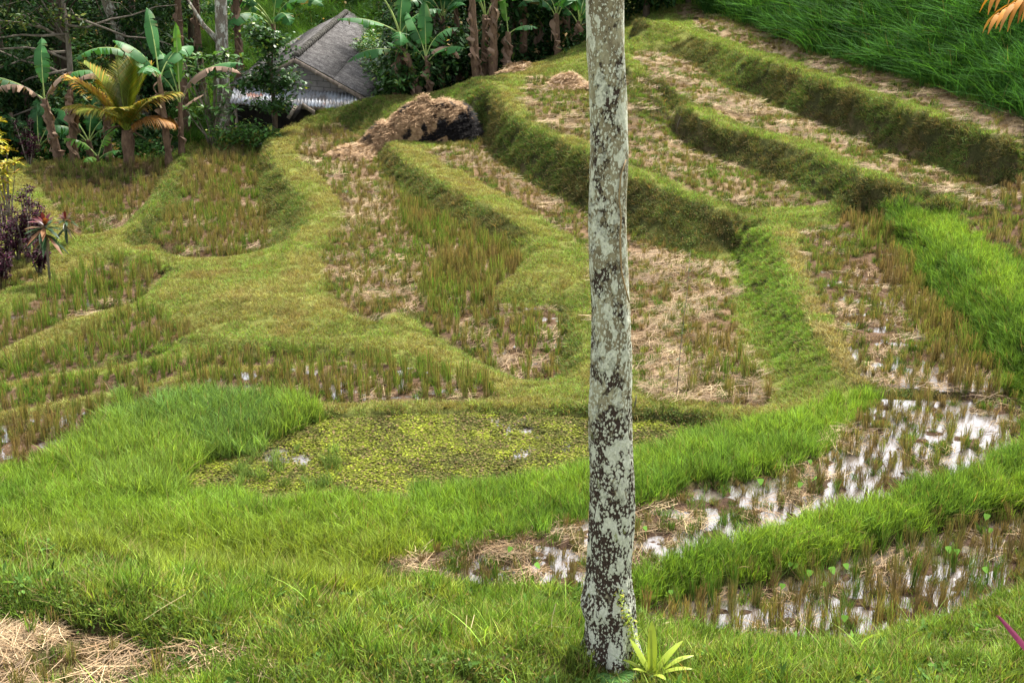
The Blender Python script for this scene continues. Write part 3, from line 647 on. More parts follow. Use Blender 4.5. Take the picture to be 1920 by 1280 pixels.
TF = np.concatenate(TUF, 1)
tz = samp(ZT, TF[0], TF[1]); tpx, tpy, td = proj(TF[0], TF[1], tz)
order = np.argsort(td + np.where(((tpx < 0) | (tpx > 1920) | (tpy > 1200) | (tpx > 1090) & (tpx < 1195) | (TF[1] < 16)), 500, 0))
near = order[:300]; rest = order[300:]
BROWN = np.array((.145, .108, .066)); GREEN = np.array((.10, .19, .032)); DRYG = np.array((.16, .17, .055))
def ttint(g): g = g[:, None]; return np.where(g < .5, BROWN * (1 - 2 * g) + DRYG * 2 * g, DRYG * (2 - 2 * g) + GREEN * (2 * g - 1))
s_ = TF[2][rest]
scatter('rice_stubble_field', TF[0][rest], TF[1][rest], K['stub'], tintv(len(rest), ttint(TF[3][rest]), .15), 1.15, .15, 0, label='rows of cut rice stubble, brown and green, standing in the paddies', cat='rice stubble', hsc=s_ / 1.0)
TINTS = [leafmat('stubble_' + n_, 'OBJ', c_, trans=.2) for n_, c_ in (('brown', BROWN), ('straw', (.2, .16, .07)), ('olive', DRYG), ('green', GREEN))]
TM = []
for q_ in range(8):
    V, Fs, cl = join(blades(26, .04, .24, .006, .16, .06, .4, .3, 1, False, seed=q_ + 50), blades(16, .045, .27, .009, .2, .15, .12, .3, 2, True, seed=q_ + 70))
    me = meshobj('rice_stubble', V, Fs, TINTS[q_ % 4], link=False, cols=cl).data; TM.append(me)
for i_ in near:
    o = bpy.data.objects.new('rice_stubble', TM[int(rng.integers(0, 2)) * 4 + int(np.clip(TF[3][i_] * 4, 0, 3))]); COL.objects.link(o)
    o.location = (TF[0][i_], TF[1][i_], tz[i_] - .01); o.rotation_euler = (rng.normal() * .1, rng.normal() * .1, rng.random() * 6.28); s1 = .95 + .4 * rng.random(); o.scale = (s1, s1, s1 * TF[2][i_])
    tag(o, 'small tuft of cut rice stubble standing in the low wet paddies at lower right', 'rice stubble', 'rice stubble tufts in the low wet paddies')
# straw litter
x, y, px, py, d = cand(70, fall=26)
zn, sl_, wt = zone(x, y); zk = lambda k: zn == KEYS.index(k) + 1
pat = fbm(x, y, 1.3, 77, 3)
pr = np.zeros(len(x))
for k_, v_ in (('H', .55), ('G', .6), ('E', .3), ('D', .42), ('C', .3), ('J', .22), ('F2', .2), ('F1', .05), ('S7', .35), ('A', .12), ('B', .1), ('K', .15), ('Z', .8), ('S5', .06), ('S2', .05)): pr[zk(k_)] = v_
pr[zk('C') & (px > 790) & (py > 400)] = .05
pr[zk('D') & (px > 1180) & (py > 450)] = .65
pr[zk('F2')] *= np.clip(1.5 - wt[zk('F2')] * 1.1, 0, 2)
pr = pr * np.clip((pat - .34) * 2.6, .04, 1.2)
m = rng.random(len(x)) < pr
tn = lerp((.33, .25, .14), (.22, .15, .085), (fbm(x[m], y[m], 2.2, 5, 2) - .35) * 2.5)
scatter('straw_litter', x[m], y[m], K['straw'], tintv(m.sum(), tn, .2), 1., .35, 0, .01, label='pale cut straw lying across the harvested paddies', cat='straw')
hs_ = (np.abs(px - 25) / 75) ** 2 + ((py - 1200) / 34) ** 2 < 1; hs2 = (np.abs(px - 365) / 55) ** 2 + ((py - 1243) / 26) ** 2 < 1
hs3 = (zn == 0) & (y < 17) & (pat > .62)
for hh, nm, q in ((hs_, 'bottom left corner', 1.), (hs2, 'near the bottom edge', 1.)):
    xs_, ys_ = np.repeat(x[hh], 2) + rng.normal(0, .06, hh.sum() * 2), np.repeat(y[hh], 2) + rng.normal(0, .06, hh.sum() * 2)
    scatter('fallen_straw', xs_, ys_, K['straw'], tintv(len(xs_), (.42, .31, .18), .15), .85, .35, 0, .05, label='heap of pale loose straw lying on the grass ' + ('in the bottom left corner' if 'left' in nm else 'right of the bottom left corner'), cat='straw')
q = hs3 & (rng.random(len(x)) < .035)
scatter('loose_straw', x[q], y[q], K['straw'], tintv(q.sum(), (.30, .24, .13), .15), .6, .35, 0, .05, label='scattered dry straw stalks caught in the near grass', cat='straw')
# small green weeds in the paddies
m = (zn > 0) & ~zk('Q') & ~(wt & (rng.random(len(x)) < .8)) & (rng.random(len(x)) < .3) & (pat2[:1][0] < 9)
m &= (fbm(x, y, 2.3, 41, 2) > .42)
scatter('paddy_weeds', x[m], y[m], K['mid'], tintv(m.sum(), (.085, .15, .03), .25), .85, .4, 0, label='small green weeds sprouting between the stubble', cat='weeds')
m = (zn > 0) & ~zk('Q') & (rng.random(len(x)) < .3) & ~wt
scatter('mud_clods', x[m], y[m], K['weed'], tintv(m.sum(), (.11, .075, .035), .25), .75, .4, 0, label='brown dead plant litter lying on the paddy mud', cat='plant litter')
# floating plants on the pond
x, y, px, py, d = cand(260, -10, 6, 20, 29, fall=60)
zn, sl_, wt = zone(x, y); dn = fbm(x, y, 1.6, 3, 3) * .5 + fbm(x, y, 9, 13, 2) * .6 + .06 - np.clip((px - 850) / 700, 0, .14) - np.clip(1.2 - np.hypot((px - 535) / 60, (py - 862) / 20), 0, .3)
m = (zn == KEYS.index('Q') + 1) & (dn > .38 + rng.random(len(x)) * .14)
PLQ = PLANE['Q']; zq = PLQ[0] * x + PLQ[1] * y + PLQ[2] + .004
scatter('floating_pond_plants', x[m], y[m], K['pond'], tintv(m.sum(), lerp((.18, .21, .022), (.075, .08, .018), (fbm(x[m], y[m], 5, 8, 3) - .38) * 3.2 + (px[m] > 850) * .25), .25), .95, .3, 0, z=zq[m], label='yellow green floating plants carpeting the pond', cat='water plants')
m = (zn == KEYS.index('Q') + 1) & (px > 440) & (px < 640) & (py > 850) & (rng.random(len(x)) < .06)
scatter('pond_grass', x[m], y[m], K['tall'], tintv(m.sum(), (.14, .22, .06), .2), .7, .4, 0, z=zq[m], label='thin grass growing out of the left part of the pond')
# ------------------------------------------------------------------ builders for individual plants
class B:                               # mesh collector with material slots and a blade-colour attribute
    def __init__(s): s.V = []; s.F = []; s.M = []; s.C = []; s.n = 0
    def add(s, V, Fs, mi=0, c=None):
        V = np.asarray(V, float).reshape(-1, 3); s.V.append(V)
        for f in Fs: s.F.append([int(q) + s.n for q in f])
        s.M += [mi] * len(Fs)
        s.C.append(np.zeros((len(V), 3)) + np.array([.5, 0, 0]) if c is None else np.asarray(c) * np.ones((len(V), 1))); s.n += len(V)
    def tube(s, pts, rad, k=8, mi=0, c=None, rough=0., cap=True, seed=0):
        pts = [Vector(p) for p in pts]; r_ = np.random.default_rng(seed); V = []; Fs = []
        for i, p in enumerate(pts):
            t = (pts[min(i + 1, len(pts) - 1)] - pts[max(i - 1, 0)]).normalized()
            a = t.orthogonal().normalized() if abs(t.z) < .9 else Vector((1, 0, 0)); a = (a - t * a.dot(t)).normalized(); b = t.cross(a)
            rr = rad[i] if hasattr(rad, '__len__') else rad
            for j in range(k):
                th = 6.2832 * j / k; q = rr * (1 + rough * r_.normal())
                V.append(p + (a * math.cos(th) + b * math.sin(th)) * q)
        for i in range(len(pts) - 1):
            for j in range(k): Fs.append([i * k + j, i * k + (j + 1) % k, (i + 1) * k + (j + 1) % k, (i + 1) * k + j])
        if cap: Fs.append(list(range(k))[::-1]); Fs.append([(len(pts) - 1) * k + j for j in range(k)])
        s.add(V, Fs, mi, c)
    def box(s, c, sx, sy, sz, mi=0, ax=None, ay=None):
        c = Vector(c); ax = Vector(ax or (1, 0, 0)).normalized(); ay = Vector(ay or (0, 1, 0)).normalized(); az = ax.cross(ay).normalized()
        V = [c + ax * (sx * i / 2) + ay * (sy * j / 2) + az * (sz * k / 2) for i in (-1, 1) for j in (-1, 1) for k in (-1, 1)]
        s.add(V, [[0, 1, 3, 2], [4, 6, 7, 5], [0, 4, 5, 1], [2, 3, 7, 6], [0, 2, 6, 4], [1, 5, 7, 3]], mi)
    def np_(s, V, Fs, C, mi=0): s.add(V, Fs.tolist(), mi, C)
    def build(s, name, mats, parent=None, smooth=True):
        mats = mats if isinstance(mats, (list, tuple)) else [mats]
        o = meshobj(name, np.concatenate(s.V), s.F, None, parent, smooth, cols=np.concatenate(s.C))
        for m in mats: o.data.materials.append(m)
        if len(mats) > 1: o.data.polygons.foreach_set('material_index', s.M)
        return o
def lm(name, col, **k): return leafmat(name, 'OBJ', col, **k)
M['ban'] = lm('banana_leaf', (.04, .14, .035), dry=(.2, .12, .07), gloss=.5, trans=.3, var=.3, spec=.25)
M['ban_young'] = lm('young_banana_leaf', (.10, .24, .035), dry=(.25, .2, .06), gloss=.35, trans=.35, var=.25)
M['ban_dark'] = lm('shade_toned_banana_leaf', (.03, .11, .03), dry=(.16, .1, .06), gloss=.4, trans=.3, var=.3)  # darker copy of the banana leaf, shade put into its colour
M['ban_dead'] = lm('dead_banana_leaf', (.22, .15, .105), dry=(.12, .07, .045), gloss=.8, trans=.1, var=.5)
M['rib'] = lm('banana_midrib', (.25, .33, .10), gloss=.5, trans=.05)
M['tree_leaf'] = lm('tree_leaf', (.035, .085, .022), dry=(.16, .2, .03), gloss=.4, trans=.3, var=.5)
M['leaf_mid'] = lm('mid_green_leaf', (.06, .14, .03), dry=(.22, .25, .04), gloss=.4, trans=.3, var=.5)
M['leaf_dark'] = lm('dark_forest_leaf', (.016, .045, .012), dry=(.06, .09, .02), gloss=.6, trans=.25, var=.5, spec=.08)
M['purple'] = lm('purple_leaf', (.03, .008, .016), dry=(.08, .02, .04), gloss=.5, trans=.1, var=.5, spec=.08)
M['yellow'] = lm('yellow_croton_leaf', (.32, .32, .03), dry=(.5, .2, .02), gloss=.35, trans=.25, var=.3)
M['red'] = lm('red_leaf', (.085, .015, .02), dry=(.3, .12, .03), gloss=.35, trans=.2, var=.4)
M['cordy'] = lm('dark_green_strap_leaf', (.025, .055, .02), dry=(.16, .07, .03), gloss=.35, trans=.2, var=.4)
M['coco'] = lm('coconut_frond', (.17, .22, .03), dry=(.42, .24, .04), gloss=.4, trans=.3, var=.3)
M['coco_y'] = lm('yellowing_coconut_frond', (.36, .28, .03), dry=(.45, .2, .03), gloss=.5, trans=.3, var=.3)
M['coco_dry'] = lm('dry_coconut_frond', (.36, .15, .02), dry=(.26, .14, .05), gloss=.6, trans=.2, var=.4)
M['lime'] = lm('lime_leaf', (.30, .38, .05), dry=(.5, .4, .1), gloss=.35, trans=.35, var=.15)
def bark_mat(name, a, b, c=None, scale=6, cth=.58):
    m = N(name); co_ = m.coord('Object', (1, 1, .45)); n = m.noise(scale, 6, .7, co_); n2 = m.noise(scale * 4, 5, .7, co_)
    k = m.ramp(n, [(.35, a), (.62, b)])
    if c: k = m.mix(m.ramp(m.noise(scale * 1.7, 6, .75, co_), [(cth, 0.), (cth + .05, 1.)]), k, c)
    m.pbr(k, .85, n2, .9, .03, .2); return m.m
M['bark'] = bark_mat('dark_bark', (.05, .035, .025), (.12, .09, .065))
M['pale_bark'] = bark_mat('lichen_pale_bark', (.11, .09, .07), (.2, .17, .13), (.42, .42, .36), 5, .5)
M['stem'] = bark_mat('banana_stem', (.06, .035, .022), (.17, .11, .07), (.2, .17, .06), 5, .62)
M['twig'] = bark_mat('grey_twig', (.10, .08, .06), (.22, .19, .15))

def banana_leaf(b, base, az, e0, e1, L, W, pet=.35, torn=.5, dry=.15, seed=0, mi=0, rib=1, twist=0.):
    r_ = np.random.default_rng(seed); n = 26; a = R(az); d = Vector((math.cos(a), math.sin(a), 0)); side = Vector((-math.sin(a), math.cos(a), 0))
    pts = []; nr = []; p = Vector(base)
    for i in range(n + 1):
        t = i / n; e = R(e0 + (e1 - e0) * t ** 1.35); pts.append(p.copy()); nr.append(Vector((-d.x * math.sin(e), -d.y * math.sin(e), math.cos(e))))
        p = p + (d * math.cos(e) + Vector((0, 0, math.sin(e)))) * (L / n)
    b.tube(pts, [.028 * (1 - .8 * i / n) * (L / 2.2) ** .5 for i in range(n + 1)], 5, rib, cap=False)
    i0 = int(pet * n); m_ = n - i0
    for sg in (-1, 1):
        i = i0
        while i < n:
            k = max(1, min(n - i, int(r_.integers(1, 3)) if r_.random() < torn else 4 + int(r_.integers(0, 5))))
            drop = r_.random() * .95 * torn + .15; sk = r_.normal(0, .04) * torn; V = []; sh = r_.random(); dr = (r_.random() < dry) * r_.random()
            for q in range(k + 1):
                t = (i + q - i0) / m_
                w_ = W * .5 * max(.02, (math.sin(math.pi * min(1, .06 + t * .94)) ** .55)) * (.92 if t > .9 else 1)
                P0 = pts[i + q]; tw = twist * t
                gapf = (-.3 if q == 0 else (.3 if q == k else 0)) * (torn * 1.3) * (L / n)
                for f, fl in ((0, 0), (.5, .35), (1, 1.)):
                    o = side * (sg * w_ * f * math.cos(drop * fl + sg * tw)) - nr[i + q] * (w_ * f * math.sin(drop * (.4 + fl) + sg * tw)) + d * ((sk - gapf) * f)
                    V.append(P0 + o + nr[i + q] * .01)
            Fs = []
            for q in range(k):
                for f in range(2): Fs.append([q * 3 + f, q * 3 + f + 1, (q + 1) * 3 + f + 1, (q + 1) * 3 + f])
            C = np.array([[sh, dr * (.2 if f < 2 else 1), 0] for q in range(k + 1) for f in range(3)])
            b.add(V, Fs, mi, C); i += k
def hang_flap(b, p, az, L, W, seed, mi=0):            # dead sheath hanging down
    r_ = np.random.default_rng(seed); a = R(az); d = Vector((math.cos(a), math.sin(a), 0)); s_ = Vector((-math.sin(a), math.cos(a), 0)); n = 8; V = []
    p = Vector(p); ph = r_.random() * 6
    for i in range(n + 1):
        t = i / n; q = p + d * (.05 + .08 * math.sin(min(1, t * 2.2) * 1.57) + .05 * math.sin(ph + t * 7)) + Vector((0, 0, .12 * math.sin(t * 2.5) - L * t)) + s_ * (.06 * math.sin(ph + t * 5))
        w_ = W * .5 * (math.sin(.35 + t * 2.6)) * (1 + .3 * r_.normal()) + .01
        tw = .8 * math.sin(ph + t * 3); V += [q - (s_ * math.cos(tw) + d * math.sin(tw)) * w_, q + d * .03, q + (s_ * math.cos(tw) + d * math.sin(tw)) * w_]
    Fs = []
    for i in range(n):
        for f in range(2): Fs.append([i * 3 + f, i * 3 + f + 1, i * 3 + f + 4, i * 3 + f + 3])
    b.add(V, Fs, mi, [r_.random(), r_.random() * .7, 0])
def banana(label, base, height, leaves_, lean=(0, 0), rad=.13, dead=3, mat='ban', seed=1, group='banana plants along the field edge', flapW=.28, name='banana_plant'):
    """leaves_: list of (azimuth, start angle, end angle, length, width) or (..., 'dead')"""
    r_ = np.random.default_rng(seed); base = Vector(base); root = empty(name, base); tag(root, label, 'banana plant', group)
    n = 12; pts = [Vector((lean[0] * (t / n) ** 1.3, lean[1] * (t / n) ** 1.3, height * t / n - (.15 if t == 0 else 0))) for t in range(n + 1)]
    b = B(); b.tube(pts, [rad * (1.15 - .5 * t / n) * (1 + .08 * r_.normal()) for t in range(n + 1)], 10, 0, rough=.05, seed=seed); b.build('stem', M['stem'], root)
    top = pts[-1]
    for i, lf in enumerate(leaves_):
        b = B(); deadl = len(lf) > 5 and lf[5] == 'dead'; yl = len(lf) > 5 and lf[5] == 'young'
        mt = M['ban_dead'] if deadl else M['ban_young'] if yl else M[mat]
        banana_leaf(b, top - Vector((0, 0, .05 + .04 * i)), lf[0], lf[1], lf[2], lf[3], lf[4], pet=.3 if not deadl else .2, torn=.5 + .5 * r_.random(), dry=.15, seed=seed * 31 + i, twist=r_.normal(0, .25))
        b.build('dead_leaf' if deadl else 'leaf', [mt, M['twig'] if deadl else M['rib']], root)
    dead *= 2
    for i in range(dead):
        b = B(); h = height * (.97 - .8 * (i + r_.random() * .5) / max(1, dead)); t = h / height
        p = Vector((lean[0] * t ** 1.3, lean[1] * t ** 1.3, h)); hang_flap(b, p, r_.random() * 360 if i % 3 else 270 + r_.normal() * 50, .3 + .4 * r_.random(), flapW * (.25 + .5 * r_.random()), seed * 7 + i)
        b.build('dead_leaf', M['ban_dead'], root)
    return root
def rleaves(r_, n, L, W, up=70, kind=None):
    out = []; a0 = r_.random() * 360
    for i in range(n):
        out.append((a0 + i * 137.5, up + 12 * r_.random() - i * 3, -5 - 55 * r_.random(), L * (.75 + .4 * r_.random()), W * (.8 + .4 * r_.random())))
    return out
def GP(px, py, d=None):                # ground point under a photo pixel
    if d is None: return hit(px, py)[0]
    p = PD(px, py, d); p.z = ground(p.x, p.y); return p
def gp_d(px, d):                       # ground point in the photo column px at depth about d
    zz = 0.
    for _ in range(6):
        y = (d - (H - zz) * SP) / CP; x = (px - 960) / F * d; zz = ground(x, y)
    return Vector((x, y, zz))
def topz(px, py, base):                # height of the point straight above `base` seen at pixel row py
    v = (py - 640) / F; Y = base.y; d = Y / (CP - v * SP); return H - d * uu(py)

# ---- named banana plants of the left edge
b0 = gp_d(113, 45.2); hh = topz(100, 185, b0) - b0.z
banana('leftmost banana plant, one broad leaf reaching out of the picture, one upright', b0, hh, [(182, 38, -28, 3.0, .72), (100, 84, 40, 2.1, .5), (15, 62, -35, 2.3, .6), (350, 70, 10, 1.5, .4, 'dead'), (200, 62, -60, 2.0, .5, 'dead')], (-.25, 0), dead=6, seed=3)
b0 = gp_d(141, 45.2); hh = topz(147, 168, b0) - b0.z
banana('withered banana plant wrapped in grey dead leaves, second from the left', b0, hh, [(10, 60, -80, 1.7, .45, 'dead'), (30, 50, -30, 1.4, .5)], (.1, 0), dead=12, seed=4, flapW=.42)
b0 = gp_d(185, 44.9)
banana('knee high young banana plant between the withered one and the palm', b0, .35, [(175, 55, -15, 1.3, .42, 'young'), (50, 68, 30, 1.3, .45, 'young'), (350, 40, -10, .9, .35), (250, 40, -40, .8, .4, 'young')], rad=.06, dead=0, seed=5)
b0 = gp_d(318, 44.6); hh = topz(312, 140, b0) - b0.z
banana('thin dark stemmed banana plant whose long leaf arches over the coconut palm', b0, hh, [(190, 52, -48, 2.9, .5), (115, 82, 35, 2.3, .45), (265, 50, -35, 1.6, .8), (175, 68, 2, 1.9, .7), (60, 60, -20, 2.0, .7)], (-.1, 0), dead=3, seed=6, rad=.11)
b0 = gp_d(341, 44.9); hh = topz(345, 192, b0) - b0.z
banana('banana plant with pale upright leaf stalks, just left of the lichened tree', b0, hh, [(95, 86, 70, 2.5, .36, 'young'), (12, 66, -22, 2.6, .42), (168, 72, -25, 2.5, .6), (130, 76, 10, 2.5, .6), (5, 78, -45, 2.7, .45, 'dead'), (30, 40, 10, .9, .2, 'dead')], (.08, 0), dead=2, seed=7, rad=.1)
b0 = gp_d(205, 46.6); hh = 2.3
banana('brown dead banana stem standing behind the fronds of the coconut palm', b0, hh, [(100, 60, -50, 1.4, .4, 'dead')], (.1, 0), dead=6, seed=8)
b0 = gp_d(75, 47.2)
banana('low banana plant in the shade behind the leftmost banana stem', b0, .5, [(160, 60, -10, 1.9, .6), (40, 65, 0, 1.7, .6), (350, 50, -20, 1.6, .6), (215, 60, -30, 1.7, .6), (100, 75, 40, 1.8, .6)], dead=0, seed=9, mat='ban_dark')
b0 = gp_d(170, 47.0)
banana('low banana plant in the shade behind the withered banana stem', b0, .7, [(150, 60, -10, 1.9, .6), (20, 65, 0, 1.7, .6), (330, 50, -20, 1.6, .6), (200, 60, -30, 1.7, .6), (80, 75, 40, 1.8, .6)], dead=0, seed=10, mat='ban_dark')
# ---- behind the shack
b0 = gp_d(520, 53); hh = topz(520, 45, b0) - b0.z
banana('tall banana plant behind the round leaved tree', b0, hh, [(185, 62, -32, 3.4, .8), (170, 55, -55, 3.0, .8), (60, 80, 40, 2.6, .6), (340, 70, -50, 2.8, .7), (230, 50, -60, 2.6, .8), (300, 60, -60, 2.2, .7)], (0, 0), dead=2, seed=11)
for i, (px, dd, pt, lab) in enumerate(((352, 50.5, -30, 'brown banana stem at the top edge left of the lichened tree'), (380, 53, -60, 'second brown banana stem at the top edge, close to the lichened tree'), (455, 52, -20, 'banana stem with brown hanging leaves right beside the lichened tree trunk'))):
    b0 = gp_d(px, dd); hh = topz(px, pt, b0) - b0.z
    banana(lab, b0, hh, rleaves(np.random.default_rng(i + 3), 6, 2.6, .7), (.05, 0), dead=9, seed=20 + i, rad=.15)
# ---- centre group, right of the shack
b0 = gp_d(785, 47.2); hh = topz(765, 100, b0) - b0.z
banana('leaning banana plant whose dark leaf hangs over the creeper on the roof', b0, hh, [(188, 22, -48, 2.1, .6), (5, 20, -28, 1.8, .55), (95, 80, 50, 1.6, .5), (150, 70, 40, 1.2, .3), (215, 60, 10, 1., .3)], (-.35, 0), dead=4, seed=30, rad=.12)
b0 = gp_d(742, 47.4); hh = topz(748, 60, b0) - b0.z
banana('banana plant at the right end of the shack, one leaf over the roof', b0, hh, [(182, 30, -12, 2.1, .6), (178, 74, -42, 4.6, .55), (20, 60, -20, 1.8, .6), (80, 80, 40, 1.8, .6), (275, 40, -70, 1.5, .6)], (.2, 0), dead=9, seed=31, rad=.11, flapW=.3)
b0 = gp_d(806, 46.9); hh = topz(800, 105, b0) - b0.z
banana('young banana plant with a brown curled dead leaf, left of the thick brown stems', b0, hh, [(20, 72, -12, 1.6, .62), (140, 72, 40, 1.7, .6), (95, 84, 60, 1.9, .5), (10, 62, -88, 1.5, .5, 'dead'), (175, 60, 30, 1.1, .25), (-20, 50, -20, 1.6, .5)], (-.1, 0), dead=3, seed=32, rad=.09)
cl = [(893, 46.9, -10, 'leftmost of the thick brown banana stems standing close together'), (908, 47.6, 28, 'thick banana stem with a fan of pale leaf stalks, second in the brown cluster'), (924, 47.0, -40, 'third thick brown banana stem of the cluster, its top out of the picture'), (950, 47.2, 60, 'rightmost stem of the brown banana cluster, wrapped in dry sheaths')]
for i, (px, dd, pt, lab) in enumerate(cl):
    b0 = gp_d(px, dd); hh = topz(px, pt, b0) - b0.z
    banana(lab, b0, hh, [(100 + 30 * i, 84, 62, 1.8, .5), (170, 72, -30, 2.2, .6), (330, 62, -42, 2.2, .6), (230 - 20 * i, 78, 20, 2.3, .5), (20, 75, -5, 2.0, .5)] if i != 3 else [(120, 80, 62, 1.5, .38, 'young'), (10, 40, -35, 1.1, .4)], ((-.12, .05, .1, .05)[i], 0), dead=(8, 5, 9, 10)[i], seed=40 + i, rad=.14)
mid = [(828, 49.5, 30, .1), (862, 50, 10, -.1), (700, 61, 5, 0), (980, 49, -20, .1), (1010, 50, 20, 0), (1045, 48.2, 25, -.05), (1080, 48.4, 55, .1), (1062, 50, -10, .0), (640, 62, 0, 0), (600, 62, 8, .1), (775, 50, -30, 0), (920, 51, -60, 0)]
labs = ['banana plant in the shade behind the young one with the curled leaf', 'banana plant in the shade left of the brown cluster', 'banana stem beyond the upper end of the shack roof ridge', 'banana plant with bright leaf just right of the brown cluster', 'banana plant deep in shade halfway between the brown cluster and the big trunk', 'banana plant with dark brown sheathed stem on the upper terrace left of the big trunk', 'banana plant with pale stalks nearest the left side of the big trunk', 'banana plant behind the two next to the big trunk', 'banana plant on the far grass slope above the roof ridge', 'small far banana plant on the grass slope left of the roof ridge', 'tall banana plant behind the right end of the shack', 'tall banana plant directly behind the brown cluster']
for i, ((px, dd, pt, ln), lab) in enumerate(zip(mid, labs)):
    b0 = gp_d(px, dd); hh = max(.8, topz(px, pt, b0) - b0.z); r_ = np.random.default_rng(i + 60)
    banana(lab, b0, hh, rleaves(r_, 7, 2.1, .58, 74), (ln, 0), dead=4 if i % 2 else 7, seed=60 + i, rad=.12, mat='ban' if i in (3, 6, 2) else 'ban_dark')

# ---- coconut palms
def frond(b, base, az, e0, e1, L, leafL, droop=.5, dry=.2, seed=0, mi=0, rib=1, n=34):
    r_ = np.random.default_rng(seed); a = R(az); d = Vector((math.cos(a), math.sin(a), 0)); side = Vector((-d.y, d.x, 0)); p = Vector(base); pts = []; dirs = []; nrs = []
    for i in range(n + 1):
        t = i / n; e = R(e0 + (e1 - e0) * t ** 1.2); dv = d * math.cos(e) + Vector((0, 0, math.sin(e))); pts.append(p.copy()); dirs.append(dv); nrs.append(Vector((-d.x * math.sin(e), -d.y * math.sin(e), math.cos(e)))); p = p + dv * (L / n)
    b.tube(pts, [.035 * (1 - .85 * i / n) for i in range(n + 1)], 5, rib, cap=False)
    for i in range(int(n * .16), n + 1):
        t = i / n
        for sg in (-1, 1):
            for rep in range(2):
                l = leafL * (math.sin(.35 + 2.45 * t)) * (.85 + .3 * r_.random()); o = pts[i] + dirs[i] * (rep * L / n * .5)
                f0 = (dirs[i] * (.55 + .5 * t) + side * sg * .9 + nrs[i] * .25).normalized(); dp = droop * (.6 + .8 * r_.random()); V = []; w_ = .022
                q = o.copy(); f = f0.copy()
                for s_ in range(5):
                    ww = w_ * (1 - (s_ / 4) ** 2) + .002; wv = f.cross(Vector((0, 0, 1)));
                    wv = wv.normalized() if wv.length > .05 else side
                    V += [q - wv * ww, q + wv * ww]; q = q + f * (l / 4); f = (f + Vector((0, 0, -dp * .45))).normalized()
                dd = (r_.random() < dry) * r_.random(); c0 = r_.random()
                b.add(V, [[2 * k, 2 * k + 1, 2 * k + 3, 2 * k + 2] for k in range(4)], mi, np.array([[c0, min(1, dd + dry * .5 * (k // 2) / 4), 0] for k in range(10)]))
b0 = gp_d(243, 44.5); root = empty('coconut_palm', b0); tag(root, 'young coconut palm with yellow green fronds turning orange on a short stem', 'palm tree')
b = B(); b.tube([(0, 0, -.1), (.0, 0, .3), (.02, 0, .7), (.0, 0, 1.1)], [.22, .17, .2, .16], 12, rough=.12, seed=2); b.build('trunk', M['stem'], root)
for i, (az, e0, e1, L, ll, dp, dry, mt) in enumerate([(155, 72, 34, 3.4, .85, .25, .3, 'coco'), (120, 84, 68, 3.5, .85, .12, .1, 'coco'), (60, 82, 62, 3.2, .9, .12, .1, 'coco'), (30, 76, 50, 3.0, .9, .2, .2, 'coco'), (172, 60, 22, 3.4, .85, .6, .8, 'coco_y'), (185, 52, -10, 2.8, .8, .7, .5, 'coco'), (15, 62, 0, 2.9, .95, .7, .6, 'coco'), (355, 46, -35, 2.3, .9, 1., .8, 'coco_dry'), (275, 68, 10, 2.0, .8, .6, .3, 'coco'), (215, 60, -10, 2.4, .8, .8, .3, 'coco'), (335, 66, 15, 2.4, .9, .5, .4, 'coco'), (100, 80, 50, 3.0, .9, .2, .2, 'coco')]):
    b = B(); frond(b, (0, 0, 1.05), az, e0, e1, L * .72, ll * .8, dp, dry, seed=i + 5); b.build('frond', [M[mt], M['coco']], root)
b = B()
for i in range(9): b.tube([(0, 0, 1.0), (.25 * math.cos(i * 1.9), .1 * math.sin(i * 1.9), 1.05 + .1 * (i % 3)), ((.6 + .05 * i) * math.cos(i * 1.9), .2 * math.sin(i * 1.9), .8 + .2 * (i % 4))], [.04, .035, .01], 6)
b.build('dead_frond_base', M['stem'], root)
b0 = gp_d(2470, 11.0); root = empty('coconut_palm', b0); tag(root, 'palm whose dry orange frond tips hang into the top right corner', 'palm tree')
hp = H - .68 - b0.z
b = B(); b.tube([(0, 0, -.3), (.05, 0, hp * .5), (0, 0, hp)], [.2, .15, .13], 12, rough=.04); b.build('trunk', M['bark'], root)
for i, (az, e0, e1, L, mt) in enumerate([(178, 14, -36, 3.2, 'coco_dry'), (172, 22, -42, 3.2, 'coco_dry'), (60, 50, -20, 2.6, 'coco'), (0, 60, -20, 2.6, 'coco'), (330, 40, -30, 2.4, 'coco'), (110, 70, 10, 2.2, 'coco')]):
    b = B(); frond(b, (0, 0, hp), az, e0, e1, L, .6, 1.3, .5, seed=i + 25, n=28); b.build('frond', [M[mt], M['coco_dry']], root)

